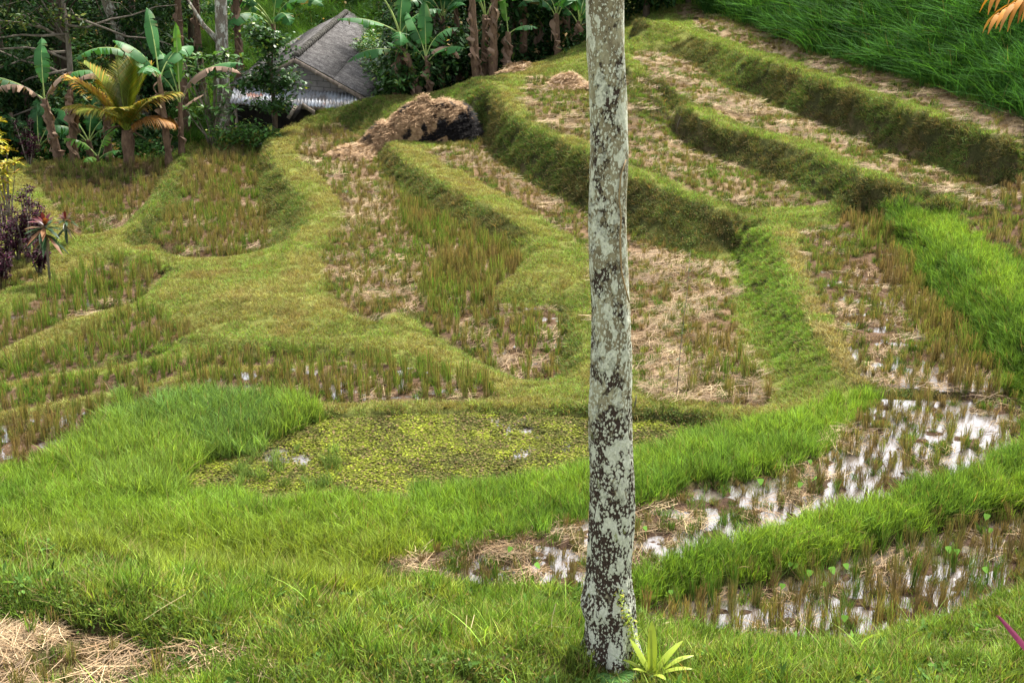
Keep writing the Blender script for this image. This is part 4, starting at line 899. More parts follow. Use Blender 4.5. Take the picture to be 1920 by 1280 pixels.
# ---- shrubs and small trees
def crown(b, cen, rx, rz, n, L, w, lumps=9, seed=1, dry=.05, mi=0, gap=.35, droop=.3):
    r_ = np.random.default_rng(seed); cen = np.array(cen, float)
    for k in range(lumps):
        dv = r_.normal(0, 1, 3); dv /= np.linalg.norm(dv); q = r_.random() ** .5
        c = cen + dv * q * np.array([rx, rx, rz]) * .75; s = (.35 + .3 * r_.random())
        V, Fs, C = leaves(int(n / lumps), rx * s, -rz * s, L, w, droop, seed * 100 + k, dry)
        b.np_(V + c, Fs, C, mi)
def tree(name, label, cat, base, trunk_pts, trunk_r, crowns, mat, bark='bark', group=None, L=.12, w=.07, n=1500, branches=(), dry=.05, seed=1, droop=.3, lumps=9):
    root = empty(name, base); tag(root, label, cat, group)
    b = B(); b.tube(trunk_pts, trunk_r, 9, rough=.06, seed=seed)
    for pts, r0 in branches: b.tube(pts, [r0 * (1 - .75 * i / (len(pts) - 1)) for i in range(len(pts))], 5, rough=.05)
    top = Vector(trunk_pts[-1])
    for (cx, cy, cz, rx, rz) in crowns:
        mid_ = (top + Vector((cx, cy, cz))) / 2 + Vector((0, 0, -.1 * rz)); b.tube([Vector(trunk_pts[-2]), mid_, (cx, cy, cz)], [trunk_r[-1] * .6, trunk_r[-1] * .4, .01], 5)
    b.build('trunk', M[bark], root); b = B()
    for i, (cx, cy, cz, rx, rz) in enumerate(crowns): crown(b, (cx, cy, cz), rx, rz, n, L, w, lumps, seed * 10 + i, dry, droop=droop)
    b.build('crown', M[mat], root); return root
b0 = gp_d(515, 46.2)
tree('broadleaf_tree', 'round leaved tree with a few yellow leaves in front of the shack', 'tree', b0, [(0, 0, -.2), (.05, 0, .8), (.0, 0, 1.6), (0, 0, 2.4)], [.1, .08, .06, .05], [(0, 0, 2.2, .95, .8), (-.15, 0, 3.2, .75, .75), (-.5, 0, 1.7, .8, .6), (.5, 0, 1.6, .6, .55), (.15, 0, 3.0, .75, .6), (.0, -.2, 1.0, .9, .5)], 'tree_leaf', L=.13, w=.11, n=520, dry=.06, seed=5)
b0 = gp_d(455, 45.4)
tree('shrub', 'bright green leafy shrub in front of the left corner of the shack', 'shrub', b0, [(0, 0, -.1), (0, 0, .4), (0, 0, .7)], [.05, .04, .03], [(0, 0, .6, .8, .5), (-.6, 0, .5, .6, .45), (.6, .1, .5, .6, .45)], 'leaf_mid', L=.13, w=.08, n=420, seed=6, dry=.1)
# frangipani-like shrub: bare grey branches ending in leaf rosettes
def rosette(b, p, n, L, w, seed, mi=0, e=25, dry=.1):
    r_ = np.random.default_rng(seed)
    for i in range(n):
        az = i * 137.5 + r_.normal() * 10; el = e + r_.normal() * 18; a = R(az); q = R(el); d = Vector((math.cos(a) * math.cos(q), math.sin(a) * math.cos(q), math.sin(q))); s_ = Vector((-math.sin(a), math.cos(a), 0)); u_ = s_.cross(d)
        V = []; l = L * (.7 + .5 * r_.random())
        for k, (t, ws) in enumerate(((0, .15), (.3, .8), (.65, 1.), (1, .05))):
            c = Vector(p) + d * (l * t) + Vector((0, 0, -.35 * l * t * t)); V += [c - s_ * (w * ws / 2) - u_ * .01, c + u_ * (-.01 * 0), c + s_ * (w * ws / 2)]
        b.add(V, [[k * 3 + f, k * 3 + f + 1, k * 3 + f + 4, k * 3 + f + 3] for k in range(3) for f in range(2)], mi, [r_.random(), (r_.random() < dry) * r_.random(), 0])
def rosette_shrub(name, label, cat, base, h, spread, nb, mat, L, w, nl, seed, bark='twig', r0=.04, group=None, dry=.1, e=25):
    r_ = np.random.default_rng(seed); root = empty(name, base); tag(root, label, cat, group); bt = B(); bl = B(); ends = []
    for i in range(nb):
        a = i * 2.4 + r_.random(); s_ = spread * (.3 + .7 * r_.random()); hh_ = h * (.55 + .45 * r_.random())
        pts = [(0, 0, -.1), (s_ * .25 * math.cos(a), s_ * .25 * math.sin(a), hh_ * .35), (s_ * .7 * math.cos(a), s_ * .7 * math.sin(a), hh_ * .7), (s_ * math.cos(a), s_ * math.sin(a), hh_)]
        bt.tube(pts, [r0, r0 * .7, r0 * .5, r0 * .35], 6, rough=.05)
        rosette(bl, pts[-1], nl, L, w, seed * 50 + i, e=e, dry=dry)
        rosette(bl, (Vector(pts[2]) + Vector(pts[3])) / 2, nl // 2, L, w, seed * 50 + i + 500, e=e - 10, dry=dry)
    bt.build('stem', M[bark], root); bl.build('leaf_rosettes', M[mat], root); return root
rosette_shrub('rosette_shrub', 'green shrub with leaf rosettes on pale branches, left of the round leaved tree', 'shrub', gp_d(402, 46.5), 3.2, 1.2, 16, 'leaf_mid', .38, .11, 16, 3)
rosette_shrub('rosette_shrub', 'low rosette shrub at the field edge in front of the taller one', 'shrub', gp_d(398, 45.6), 1.4, .9, 7, 'leaf_mid', .35, .1, 14, 4)
# left edge: croton, purple shrubs, cordylines
r0 = GP(8, 425, 36)
for i, (px, h_) in enumerate(((2, 2.0), (22, 1.7), (10, 1.2))):
    rosette_shrub('croton', ['tall yellow and orange croton cut by the left edge', 'yellow croton standing a little right of the tallest one', 'lowest yellow croton at the left edge'][i], 'croton shrub', gp_d(px, 37.0 + .5 * i), topz(px, (205, 245, 300)[i], gp_d(px, 37.0 + .5 * i)) - gp_d(px, 37.0 + .5 * i).z, .3, 7, 'yellow', .26, .06, 26, 7 + i, group='crotons at the left edge', dry=.35, e=35, r0=.025)
def purple(label, base, h, seed, r=.3):
    r_ = np.random.default_rng(seed); root = empty('purple_shrub', base); tag(root, label, 'shrub', 'purple shrubs at the left edge'); bt = B(); bl = B()
    for i in range(5):
        a = i * 1.9; x_, y_ = r * math.cos(a) * .8, r * math.sin(a) * .8; hh_ = h * (.6 + .4 * r_.random())
        bt.tube([(0, 0, -.1), (x_ * .4, y_ * .4, hh_ * .3), (x_, y_, hh_)], [.03, .025, .01], 6)
        for q in range(5):
            z_ = hh_ * (.38 + .62 * q / 4); f = z_ / hh_; V, Fs, C = leaves(34, .13, -.12, .085, .045, .2, seed * 30 + i * 7 + q, .15); bl.np_(V + np.array([x_ * f, y_ * f, z_ + .05 * r_.normal()]), Fs, C)
    bt.build('stem', M['twig'], root); bl.build('foliage', M['purple'], root)
for i, (px, dd, h_) in enumerate(((-8, 34, 1.9), (16, 34.5, 1.75), (34, 35.2, 1.2), (54, 35, 1.95), (70, 35.6, 1.35), (4, 33.2, .9), (74, 34.2, .8))):
    purple(['dark purple shrub cut by the left edge', 'tall dark purple shrub, second from the left edge', 'short purple shrub between the two tall ones', 'tallest dark purple shrub with a slim top, left of the red cordyline', 'purple shrub just behind the red cordyline', 'lowest purple shrub in the bottom corner of the group', 'small purple shrub at the foot of the red cordyline'][i], gp_d(px, dd), h_, 11 + i)
b0 = gp_d(95, 44.2); purple('brownish purple shrub on the far field edge behind the stubble', gp_d(56, 45.8), 1.5, 29, .4)
def cordyline(label, base, h, L, seed, n=26, sc=1.):
    root = empty('cordyline', base); tag(root, label, 'cordyline', 'cordylines at the left edge'); b = B(); b.tube([(0, 0, -.1), (.02, 0, h * .5), (.03, 0, h)], [.035 * sc, .028 * sc, .02 * sc], 7, rough=.05); b.build('stem', M['twig'], root)
    b = B(); rosette(b, (.03, 0, h), n, L, L * .2, seed, e=10, dry=.25); rosette(b, (.03, 0, h - .15), n // 2, L, L * .2, seed + 1, e=-25, dry=.4); b.build('lower_leaves', M['cordy'], root)
    b = B(); rosette(b, (.03, 0, h + .06), n // 2, L * .9, L * .2, seed + 2, e=55, dry=.25); b.build('top_leaves', M['red'], root)
cordyline('slender cordyline with a red and orange leaf top on a pale bare stem', gp_d(94, 33.2), 1.35, .52, 3)
cordyline('small reddish cordyline right of the tall slender one', gp_d(126, 36.2), .6, .36, 6, 16, .8)
# ---- trees behind
M['far_leaf'] = lm('hazy_tree_leaf', (.07, .13, .03), dry=(.2, .22, .04), gloss=.5, trans=.3, var=.5)  # yellow green leaf colour of the leaning and branching trees
b0 = gp_d(425, 49.5); tp = topz(430, -160, b0) - b0.z
tree('lichened_tree', 'straight tree with white lichen on its trunk standing left of the shack', 'tree', b0, [(0, 0, -.3), (.0, 0, .5), (.05, 0, 2.5), (.15, 0, tp * .7), (.1, 0, tp)], [.36, .25, .23, .2, .16], [(-.6, 0, tp + .8, 1.6, .8), (1., .5, tp + 1.2, 1.8, .9)], 'tree_leaf', 'pale_bark', n=900, seed=21, branches=[([(.1, 0, 3.6), (-.5, 0, 4.3), (-1.1, 0, 5.4)], .12)])
b0 = gp_d(258, 52); z1 = topz(255, 110, b0) - b0.z; z2 = topz(225, 15, b0) - b0.z
tree('leaning_tree', 'leaning grey trunk with light green foliage at the top edge', 'tree', b0, [(.4, 0, -.3), (.2, 0, z1 * .5), (-.05, 0, z1), (-.62, 0, z2), (-1.0, 0, z2 + 1.2)], [.26, .24, .22, .19, .14], [(-1.0, 0, z2 + .6, 1.1, .45), (-.2, .2, z2 + .7, 1.2, .4), (.4, 0, z2 + .9, 1., .5)], 'far_leaf', 'pale_bark', n=700, seed=22, L=.1, w=.05, branches=[([(.1, 0, z1 + .6), (.9, 0, z1 + 1.2), (1.3, 0, z1 + .1), (1.9, 0, z1 - .5)], .04)])
b0 = gp_d(148, 49.5); z2 = topz(150, 10, b0) - b0.z
tw = []
rr_ = np.random.default_rng(8)
for k in range(9):
    z_ = z2 * (.45 + .06 * k); p = Vector((0, 0, z_)); pts = [p]; a_ = 3.14 + rr_.normal() * .25 if k < 7 else rr_.normal() * .3
    for q in range(5): p = p + Vector((math.cos(a_) * .75, rr_.normal() * .2 - .1, .12 * rr_.normal() + (.18 if k % 2 else -.12))); pts.append(p)
    tw.append((pts, .055)); e_ = pts[3]; tw.append(([e_, e_ + Vector((-.4, 0, .4)), e_ + Vector((-.9, .1, .45))], .02))
tree('branching_tree', 'slim tree with long bare grey branches reaching to the left edge and bright leaves above', 'tree', b0, [(0, 0, -.3), (-.03, 0, z2 * .4), (.03, 0, z2 * .75), (0, 0, z2 + .6)], [.12, .1, .09, .06], [(-2.4, -.3, z2 - .1, .9, .5), (-1.4, -.4, z2 - .5, .8, .4), (-.3, -.2, z2 - .3, .7, .5), (.55, -.2, z2 - .7, .45, .5), (-2.7, -.3, z2 - 1.1, .5, .4), (-1.9, 0, z2 + .7, 1., .5), (0, 0, z2 + .8, 1., .6)], 'far_leaf', 'twig', n=170, seed=23, L=.17, w=.09, branches=tw, dry=.2)
fl = [(-40, 52, 4.2, 'leaf_dark', 'at the far left behind the branching tree'), (60, 50, 3.2, 'leaf_dark', 'between the branching tree and the left edge'), (110, 56, 5.5, 'leaf_dark', 'high up behind the branching tree'), (215, 55, 4.6, 'leaf_dark', 'behind the leaning trunk'), (200, 49.5, 2.2, 'tree_leaf', 'low behind the coconut palm'), (300, 52, 3.4, 'leaf_dark', 'right of the leaning trunk'), (-90, 48, 2.6, 'leaf_dark', 'beside the crotons, cut by the left edge'), (30, 47.6, 1.9, 'leaf_dark', 'behind the leftmost banana leaf'), (360, 57, 4.2, 'tree_leaf', 'on the far slope above the rosette shrub'), (800, 50, 4.0, 'leaf_dark', 'behind the banana plants right of the shack'), (880, 51, 4.4, 'leaf_dark', 'behind the brown banana cluster'), (960, 50, 3.6, 'leaf_dark', 'between the banana cluster and the big trunk'), (1040, 50.5, 3.6, 'leaf_dark', 'behind the banana plants beside the big trunk'), (1120, 52, 3.4, 'leaf_dark', 'hidden largely by the big trunk'), (1210, 50.5, 2.0, 'leaf_dark', 'just right of the big trunk at the top edge'), (750, 47.5, 1.9, 'tree_leaf', 'between the shack roof and the banana plants'), (0, 60, 7, 'leaf_dark', 'highest at the top left corner'), (20, 51, 8.6, 'leaf_dark', 'added for shade, its crown above the top left corner'), (130, 53, 9, 'leaf_dark', 'added for shade, its crown above the picture behind the branching tree'), (260, 54, 9, 'leaf_dark', 'added for shade, its crown above the picture behind the leaning trunk'), (820, 54, 9, 'leaf_dark', 'added for shade, its crown above the picture right of the shack'), (960, 54, 8.6, 'leaf_dark', 'added for shade, its crown above the picture left of the big trunk'), (180, 62, 7, 'leaf_dark', 'far back above the leaning trunk'), (1290, 50.5, 1.2, 'leaf_dark', 'at the upper end of the topmost straw terrace')]
for i, (px, dd, h_, mt, where) in enumerate(fl):  # the tallest ones are added to shade the wood, crowns out of view
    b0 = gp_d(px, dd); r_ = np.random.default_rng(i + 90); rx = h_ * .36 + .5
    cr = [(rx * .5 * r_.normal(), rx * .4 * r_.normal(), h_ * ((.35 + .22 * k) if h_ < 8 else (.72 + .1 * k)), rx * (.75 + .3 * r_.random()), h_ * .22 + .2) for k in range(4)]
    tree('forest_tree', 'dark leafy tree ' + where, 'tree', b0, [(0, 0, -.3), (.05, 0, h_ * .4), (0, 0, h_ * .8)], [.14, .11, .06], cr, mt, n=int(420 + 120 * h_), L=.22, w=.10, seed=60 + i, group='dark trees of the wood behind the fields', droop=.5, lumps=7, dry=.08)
# undergrowth of the wood, far grass slope
x, y, px, py, d = cand(16, -22, 5, 44, 70, fall=60)
cl_ = (px > 330) & (px < 720)
bk = ((y > 48.8) & (x < 3) | (x < -11.8) & (y > 46.2)) & (zone(x, y)[0] == 0)
m = bk & ~cl_ | bk & (y > 47) & cl_ & (rng.random(len(x)) < .12)
g_ = fbm(x, y, .7, 9, 3)
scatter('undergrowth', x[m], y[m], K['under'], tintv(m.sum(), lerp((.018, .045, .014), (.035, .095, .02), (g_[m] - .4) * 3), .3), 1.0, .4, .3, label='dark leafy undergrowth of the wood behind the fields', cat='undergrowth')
m = bk & (rng.random(len(x)) < np.where(cl_, 1, .35))
scatter('wood_grass', x[m], y[m], K['hill'], tintv(m.sum(), lerp((.035, .09, .014), (.06, .135, .02), (g_[m] - .35) * 3), .25), np.where(cl_[m], .75, .5), .3, .3, label='bright green long grass on the slope behind the shack and between the trees')

# ------------------------------------------------------------------ the big trunk
def trunk_mat():
    m = N('lichened_trunk'); co_ = m.coord('Object'); st = m.coord('Object', (1, 1, .6)); sp = m.n('SeparateXYZ'); m.l(co_, sp.inputs[0])
    low = m.ramp(m.math('MULTIPLY', sp.outputs[2], .2), [(.1, 1.), (.62, 0.)])          # rougher, darker bark near the foot
    big = m.noise(2.1, 4, .55, m.coord('Object', (1, 1, .8)), .6); n1 = m.noise(6.5, 5, .62, st, .5); n2 = m.noise(21, 7, .75, st, .3); n3 = m.noise(75, 4, .7, st)
    base = m.ramp(m.noise(4.2, 6, .62, st, .6), [(.32, (.10, .08, .05)), (.46, (.22, .19, .12)), (.58, (.32, .30, .20)), (.7, (.45, .44, .33))])
    base = m.mix(1., base, m.ramp(n3, [(.3, .72), (.65, 1.12)]), 'MULTIPLY')
    dark = m.ramp(n3, [(.3, (.014, .010, .009)), (.7, (.07, .045, .034))])
    def wsum(*pr):
        r = None
        for v, w_ in pr: q = m.math('MULTIPLY', v, w_); r = q if r is None else m.math('ADD', r, q)
        return r
    dk = m.ramp(wsum((big, .35), (n1, .35), (n2, .3), (low, .15)), [(.53, 0.), (.55, 1.)]); k = m.mix(dk, base, dark)
    def spots(scale, amt, seed_, mul):
        vo = m.n('TexVoronoi'); vo.inputs['Scale'].default_value = scale; nv = m.n('TexNoise'); nv.inputs['Scale'].default_value = scale * 1.6; nv.inputs['Detail'].default_value = 4; m.l(st, nv.inputs['Vector'])
        sc_ = m.n('VectorMath'); sc_.operation = 'SCALE'; sc_.inputs['Scale'].default_value = 1.6 / scale; m.l(nv.outputs['Color'], sc_.inputs[0])
        wp = m.n('VectorMath'); wp.operation = 'ADD'; m.l(st, wp.inputs[0]); m.l(sc_.outputs[0], wp.inputs[1]); m.l(wp.outputs[0], vo.inputs['Vector'])
        mp = m.n('Mapping'); mp.inputs['Location'].default_value = (seed_, 3, 1); m.l(st, mp.inputs['Vector'])
        f = m.noise(3.1, 6, .7, mp.outputs[0], .8)
        return m.ramp(m.math('SUBTRACT', wsum((f, mul), (low, .03)), vo.outputs['Distance']), [(amt, 0.), (amt + .05, 1.)])
    lc = m.ramp(n3, [(.3, (.40, .42, .32)), (.7, (.72, .73, .62))])
    s1 = spots(9, .10, 4, 1.05); s2 = spots(48, .07, 9, 1.05)
    k = m.mix(m.math('MULTIPLY', s1, .85), k, lc); k = m.mix(m.math('MULTIPLY', s2, .9), k, lc)
    moss = m.math('MULTIPLY', m.ramp(m.noise(9, 5, .7, st), [(.64, 0.), (.68, 1.)]), low); k = m.mix(moss, k, (.16, .19, .03))
    hgt = wsum((s1, .35), (s2, .35), (n3, .5), (dk, -.6), (n2, .5))
    m.pbr(k, .85, hgt, 1., .014, .15); return m.m
M['trunk'] = trunk_mat()
tb, td_ = hit(1142, 1236)
Yb = P(1142, 1238, -6.87)[1]
edges = [(1290,1068,1216),(1262,1074,1208),(1240,1081,1201),(1200,1094,1191),(1165,1097,1190),(1130,1088,1190),(1105,1093,1187),(1070,1099,1184),(1000,1099,1186),(900,1101,1187),(800,1104,1187),(700,1107,1187),(600,1108,1184),(500,1108,1181),(400,1106,1178),(300,1105,1176),(200,1102,1172),(100,1099,1171),(0,1098,1170),(-160,1096,1166),(-400,1100,1160)]
yb = tb.z; ring = []
for (yy, xl, xr) in edges:
    v = (yy - 640) / F; d_ = Yb / (CP - v * SP); ring.append((((xl + xr) / 2 - 960) / F * d_, H - d_ * uu(yy), (xr - xl) / 2 / F * d_))
ring = np.array(ring); zs_ = np.linspace(ring[0, 1], 15.5, 640); ro = np.argsort(ring[:, 1])
cxs = np.interp(zs_, ring[ro, 1], ring[ro, 0]); rs = np.interp(zs_, ring[ro, 1], ring[ro, 2]) * np.interp(zs_, [ring[-1, 1], 15.5], [1, .8]) * .985
k = 120; TH = np.linspace(0, 2 * math.pi, k, endpoint=False); ZZ, TT = np.meshgrid(zs_, TH, indexing='ij')
bx_ = float(cxs[60])
nn_ = fbm(np.cos(TT) * 1.2 + 5 + ZZ * .12, np.sin(TT) * 1.2 + 5 + ZZ * 1.1, 2.2, 3, 3) - .5
nn2 = fbm(np.cos(TT) * 3 + 9, np.sin(TT) * 3 + 9 + ZZ * 5, 3.2, 6, 3) - .5
nn3 = np.sin(TT * 5 + 1.5) * np.exp(-(ZZ - yb) * 2.6) * .17 + np.sin(TT * 11 + ZZ * 4) * np.exp(-(ZZ - yb) * 1.2) * .025
RR = rs[:, None] * (1 + .13 * nn_ + .09 * nn2 + nn3)
V = np.stack([cxs[:, None] + (.010 * np.sin(zs_ * 1.7) + .008 * np.sin(zs_ * 4.1 + 1))[:, None] - bx_ + RR * np.cos(TT), RR * np.sin(TT), ZZ - yb], -1).reshape(-1, 3)
ids = np.arange(len(zs_) * k).reshape(len(zs_), k); nx_ = np.roll(ids, -1, 1)
Fq = np.stack([ids[:-1], nx_[:-1], nx_[1:], ids[1:]], -1).reshape(-1, 4)
root = empty('trunk_tree', (bx_, Yb, yb)); tag(root, 'tall foreground tree, its pale trunk blotched with lichen and dark bark', 'tree')
meshobj('trunk', V, Fq, M['trunk'], root)
b = B(); top = Vector((cxs[-1] - bx_, 0, 15.4 - yb)); rr_ = np.random.default_rng(3); ends = []
for i in range(7):
    a = i * .9 + .3; e_ = top + Vector((math.cos(a) * 1.9, math.sin(a) * 1.9, 1.2 + rr_.random())); b.tube([top - Vector((0, 0, .2)), (top + e_) / 2 + Vector((0, 0, .3)), e_], [.09, .05, .02], 7); ends.append(e_)
b.build('branches', M['pale_bark'], root); b = B()
for i, e_ in enumerate(ends): crown(b, e_, 1.0, .5, 260, .16, .08, 5, 300 + i)
b.build('crown', M['leaf_mid'], root)
TX = Vector((bx_, Yb, yb))
# climbing vine on the lower trunk
b = B(); pts = []; rr_ = np.random.default_rng(5)
def on_trunk(py, px, off=.02):
    v = (py - 640) / F; d_ = Yb / (CP - v * SP); z_ = H - d_ * uu(py); cx_ = np.interp(z_, zs_, cxs); r__ = np.interp(z_, zs_, rs) * 1.04 + off; x_ = (px - 960) / F * d_
    dx = max(-.97, min(.97, (x_ - cx_) / r__)); return Vector((cx_ + dx * r__, Yb - r__ * math.sqrt(1 - dx * dx), z_))
vp = [on_trunk(py, px) for px, py in ((1196, 1232), (1188, 1190), (1180, 1150), (1168, 1125), (1160, 1100), (1156, 1080))]
root = empty('climbing_vine', vp[0]); tag(root, 'yellow green vine with tiny leaves climbing the right side of the trunk foot', 'vine')
b.tube([p - vp[0] for p in vp], [.008, .007, .006, .005, .004, .003], 5); b.build('stem', M['rib'], root); b = B()
for i in range(5):
    for q in range(9):
        p = vp[i].lerp(vp[i + 1], q / 9) - vp[0]; V, Fs, C = leaves(5 if i < 3 else 2, .05, -.03, .035, .02, .1, i * 10 + q, .1); b.np_(V + np.array(p), Fs, C)
b.build('leaves', M['lime'], root)
vp = [on_trunk(py, px, .006) for px, py in ((1178, 560), (1170, 530), (1163, 500), (1160, 440), (1162, 400), (1158, 360), (1162, 320), (1172, 295))]
root = empty('dry_tendril', vp[0]); tag(root, 'thin dry brown tendril stuck to the middle of the big trunk', 'tendril'); b = B(); b.tube([p - vp[0] for p in vp], .007, 5); b.build('tendril', lm('dry_tendril', (.3, .22, .12)), root)
# bird's nest fern, small fern
fp = gp_d(1222, 12.15); root = empty('nest_fern', fp); tag(root, 'bright lime green nest fern beside the foot of the trunk at the bottom edge', 'fern')
for i, (az, e0, e1, L, W_) in enumerate([(95, 86, 70, .52, .085), (150, 62, 45, .40, .08), (30, 55, 18, .42, .075), (12, 45, -5, .42, .07), (350, 40, -10, .38, .065), (170, 45, 10, .3, .06), (215, 55, 10, .28, .06), (290, 50, -5, .3, .06)]):
    b = B(); banana_leaf(b, (0, 0, .02), az, e0, e1, L, W_, pet=.04, torn=0, dry=.05, seed=i + 2, twist=.0); o = b.build('frond', [M['lime'], M['lime']], root)
fp = on_trunk(1232, 1150, .05); fp.z = ground(fp.x, fp.y) + .0
root = empty('small_fern', fp); tag(root, 'small dark green fern growing against the base of the trunk', 'fern')
for i in range(7):
    b = B(); frond(b, (0, 0, .02), 200 + i * 27, 60, -25, .22, .05, .3, 0, seed=i + 3, n=14); o = b.build('frond', [M['leaf_mid'], M['leaf_mid']], root)
# pink cordyline entering from the right
fp = Vector(P(2010, 1330, -7.1)); fp.z = ground(fp.x, fp.y); tip = PD(1868, 1153, 9.2)
root = empty('pink_cordyline', fp); tag(root, 'plant at the right edge with one dark pink strap leaf reaching into the picture', 'cordyline')
hub = PD(1990, 1300, 9.2) - fp; b = B(); b.tube([(0, 0, -.2), hub * .5 + Vector((.05, 0, 0)), hub], [.03, .025, .02], 7); b.build('stem', M['twig'], root)
M['pink'] = lm('dark_pink_leaf', (.17, .02, .065), dry=(.10, .035, .03), gloss=.3, trans=.2, var=.4)
for i in range(9):
    b = B(); tgt = (tip - fp - hub) if i == 0 else Vector((.15 + .25 * math.cos(i * .9), .4 * math.sin(i * 1.3) + .1, .3 + .25 * math.sin(i * 2.1)))
    L = tgt.length; az = math.degrees(math.atan2(tgt.y, tgt.x)); el = math.degrees(math.asin(tgt.z / L))
    banana_leaf(b, hub, az, el + 2, el - 3, L, .065, pet=.05, torn=0, dry=.5, seed=i + 70, twist=.5); b.build('leaf', [M['pink'], M['pink']], root)
# arum leaves in the wet paddies
def arum(px, py, k):
    p = GP(px, py + 14); root = empty('arum_plant', p); tag(root, 'single bright heart shaped leaf on a thin stalk in a wet paddy', 'water plant', 'small arum plants in the wet paddies')
    r_ = np.random.default_rng(k); h_ = .16 + .12 * r_.random(); a = r_.random() * 6.28; t = Vector((.04 * math.cos(a), .04 * math.sin(a), h_)); b = B(); b.tube([(0, 0, -.02), t * .6, t], .004, 5); b.build('stalk', M['rib'], root)
    s = .045 + .025 * r_.random(); V = []; c = t; az = 4.7 + r_.normal() * .6; dx = Vector((math.cos(az), math.sin(az), -.9)).normalized(); sx = Vector((-math.sin(az), math.cos(az), 0))
    out = [(0, 0), (-.35, .35), (-.2, .7), (.2, .75), (.7, .5), (1.25, 0), (.7, -.5), (.2, -.75), (-.2, -.7), (-.35, -.35)]
    V = [c + dx * (u * s) + sx * (v * s) + Vector((0, 0, abs(v) * s * .15)) for u, v in out]; b = B(); b.add(V, [[0, i, i + 1] for i in range(1, 9)] + [[0, 9, 1]], 0, [.6, 0, 0]); b.build('leaf', M['lime_d'], root)
M['lime_d'] = lm('arum_leaf', (.11, .24, .03), gloss=.4, trans=.35)
for k_, (px_, py_) in enumerate([(1258, 1128), (1475, 1070), (1495, 1073), (1517, 1082), (1562, 1086), (1580, 1074), (1795, 1050), (1842, 980), (1848, 1003), (1845, 1090), (1774, 1052), (1588, 1165), (1562, 1172), (1420, 915), (1531, 914), (955, 1042), (1213, 1005), (1497, 925), (1546, 1102), (1460, 1108), (1522, 872), (1010, 1075)]): arum(px_, py_, k_)
# sticks
for (xa, ya, xb, yb_, lab, r_) in ((1268, 248, 1276, 206, 'thin bare stick stuck in the third straw terrace right of the trunk', .015), (1268, 745, 1282, 470, 'tall thin wild stem standing right of the trunk in the straw paddy', .008), (1190, 768, 1192, 742, 'short broken stick at the right side of the big trunk', .02)):
    g0 = GP(xa, ya); t_ = topz(xb, yb_, g0) - g0.z; dx = (xb - xa) / F * (g0.y + 2); b = B(); root = empty('stick', g0); tag(root, lab, 'stick')
    b.tube([(0, 0, -.1), (dx * .3, .02, t_ * .35), (dx * .8, 0, t_ * .7), (dx, 0, t_)], [r_, r_ * .8, r_ * .6, r_ * .4], 6); b.build('shaft', M['twig'], root)
    if 'stem' in lab:
        b = B()
        for q in range(14): V, Fs, C = leaves(2, .05, -.04, .07, .02, .2, q, .3); b.np_(V + np.array([dx * q / 14, 0, t_ * (.15 + .06 * q)]), Fs, C)
        b.build('leaves', M['leaf_mid'], root)

# ------------------------------------------------------------------ straw piles
def pile_mat(burn):
    m = N('straw_pile'); n = m.noise(9, 6, .75, m.coord()); n2 = m.noise(1.35, 5, .62, m.coord(), .4); c = m.ramp(n, [(.3, (.14, .085, .045)), (.5, (.28, .18, .10)), (.7, (.42, .29, .17))])
    sx_ = m.n('SeparateXYZ'); m.l(m.coord(), sx_.inputs[0]); n2 = m.math('ADD', n2, m.math('MULTIPLY', m.math('MAXIMUM', sx_.outputs[0], 0.), .09))
    if burn: c = m.mix(m.ramp(n2, [(.53, 0.), (.57, 1.)]), c, (.008, .007, .008))
    m.pbr(c, .9, n, 1., .08, .1); return m.m
def pile(label, cen, lobes, n, seed, burn=False, name='straw_pile'):
    base = Vector(cen); nu, nv = 90, 34; V = []; r_ = np.random.default_rng(seed)
    th = np.linspace(0, 2 * math.pi, nu, endpoint=False); rr = np.linspace(0, 1, nv)
    ex = max(abs(l[0]) + l[2] for l in lobes); ey = max(abs(l[1]) + l[3] for l in lobes)
    RR_, T_ = np.meshgrid(rr, th, indexing='ij'); X_ = RR_ * np.cos(T_) * ex; Y_ = RR_ * np.sin(T_) * ey
    def hf(X_, Y_):
        h = np.full(np.shape(X_), -.3)
        for (lx, ly, rx, ry, hz) in lobes: q = ((X_ - lx) / rx) ** 2 + ((Y_ - ly) / ry) ** 2; h = np.maximum(h, hz * np.sqrt(np.clip(1 - q, 0, 1)) ** 1.1 - .3 * (q > 1))
        return h * (1 + .25 * (fbm(X_ + 7, Y_ + 3, 2.5, seed, 3) - .5)) + .16 * (fbm(X_, Y_, 5, seed + 1, 3) - .5)
    G_ = samp(ZT, X_ + base.x, Y_ + base.y) - base.z; Z_ = hf(X_, Y_); Z_ = np.where(Z_ > -.2, Z_ + G_ * np.clip(1 - Z_, 0, 1), G_ - .3)
    ids = np.arange(nu * nv).reshape(nv, nu); nx_ = np.roll(ids, -1, 1); Fq = np.stack([ids[:-1], nx_[:-1], nx_[1:], ids[1:]], -1).reshape(-1, 4)
    b = B(); b.add(np.stack([X_, Y_, Z_], -1).reshape(-1, 3), Fq.tolist(), 0)
    xs_ = r_.uniform(-ex, ex, n * 3); ys_ = r_.uniform(-ey, ey, n * 3); hs = hf(xs_, ys_); k_ = np.nonzero(hs > -.05)[0][:n]
    bn = .0
    for i in k_:
        V, Fs, C = stalks(6, .06, .22, .009, .03, .22, int(seed * 1000 + i)); gz = float(samp(ZT, xs_[i] + base.x, ys_[i] + base.y)) - base.z
        b.np_(V + np.array([xs_[i], ys_[i], hs[i] + gz * max(0, 1 - hs[i]) - .01]), Fs, C, 1)
    o = b.build(name, [pile_mat(burn), M['pile_straw']]); o.location = base; tag(o, label, 'straw pile'); return o
M['pile_straw'] = N('pile_straw'); _m = M['pile_straw']; _n = _m.noise(1.35, 5, .62, _m.coord(), .4)
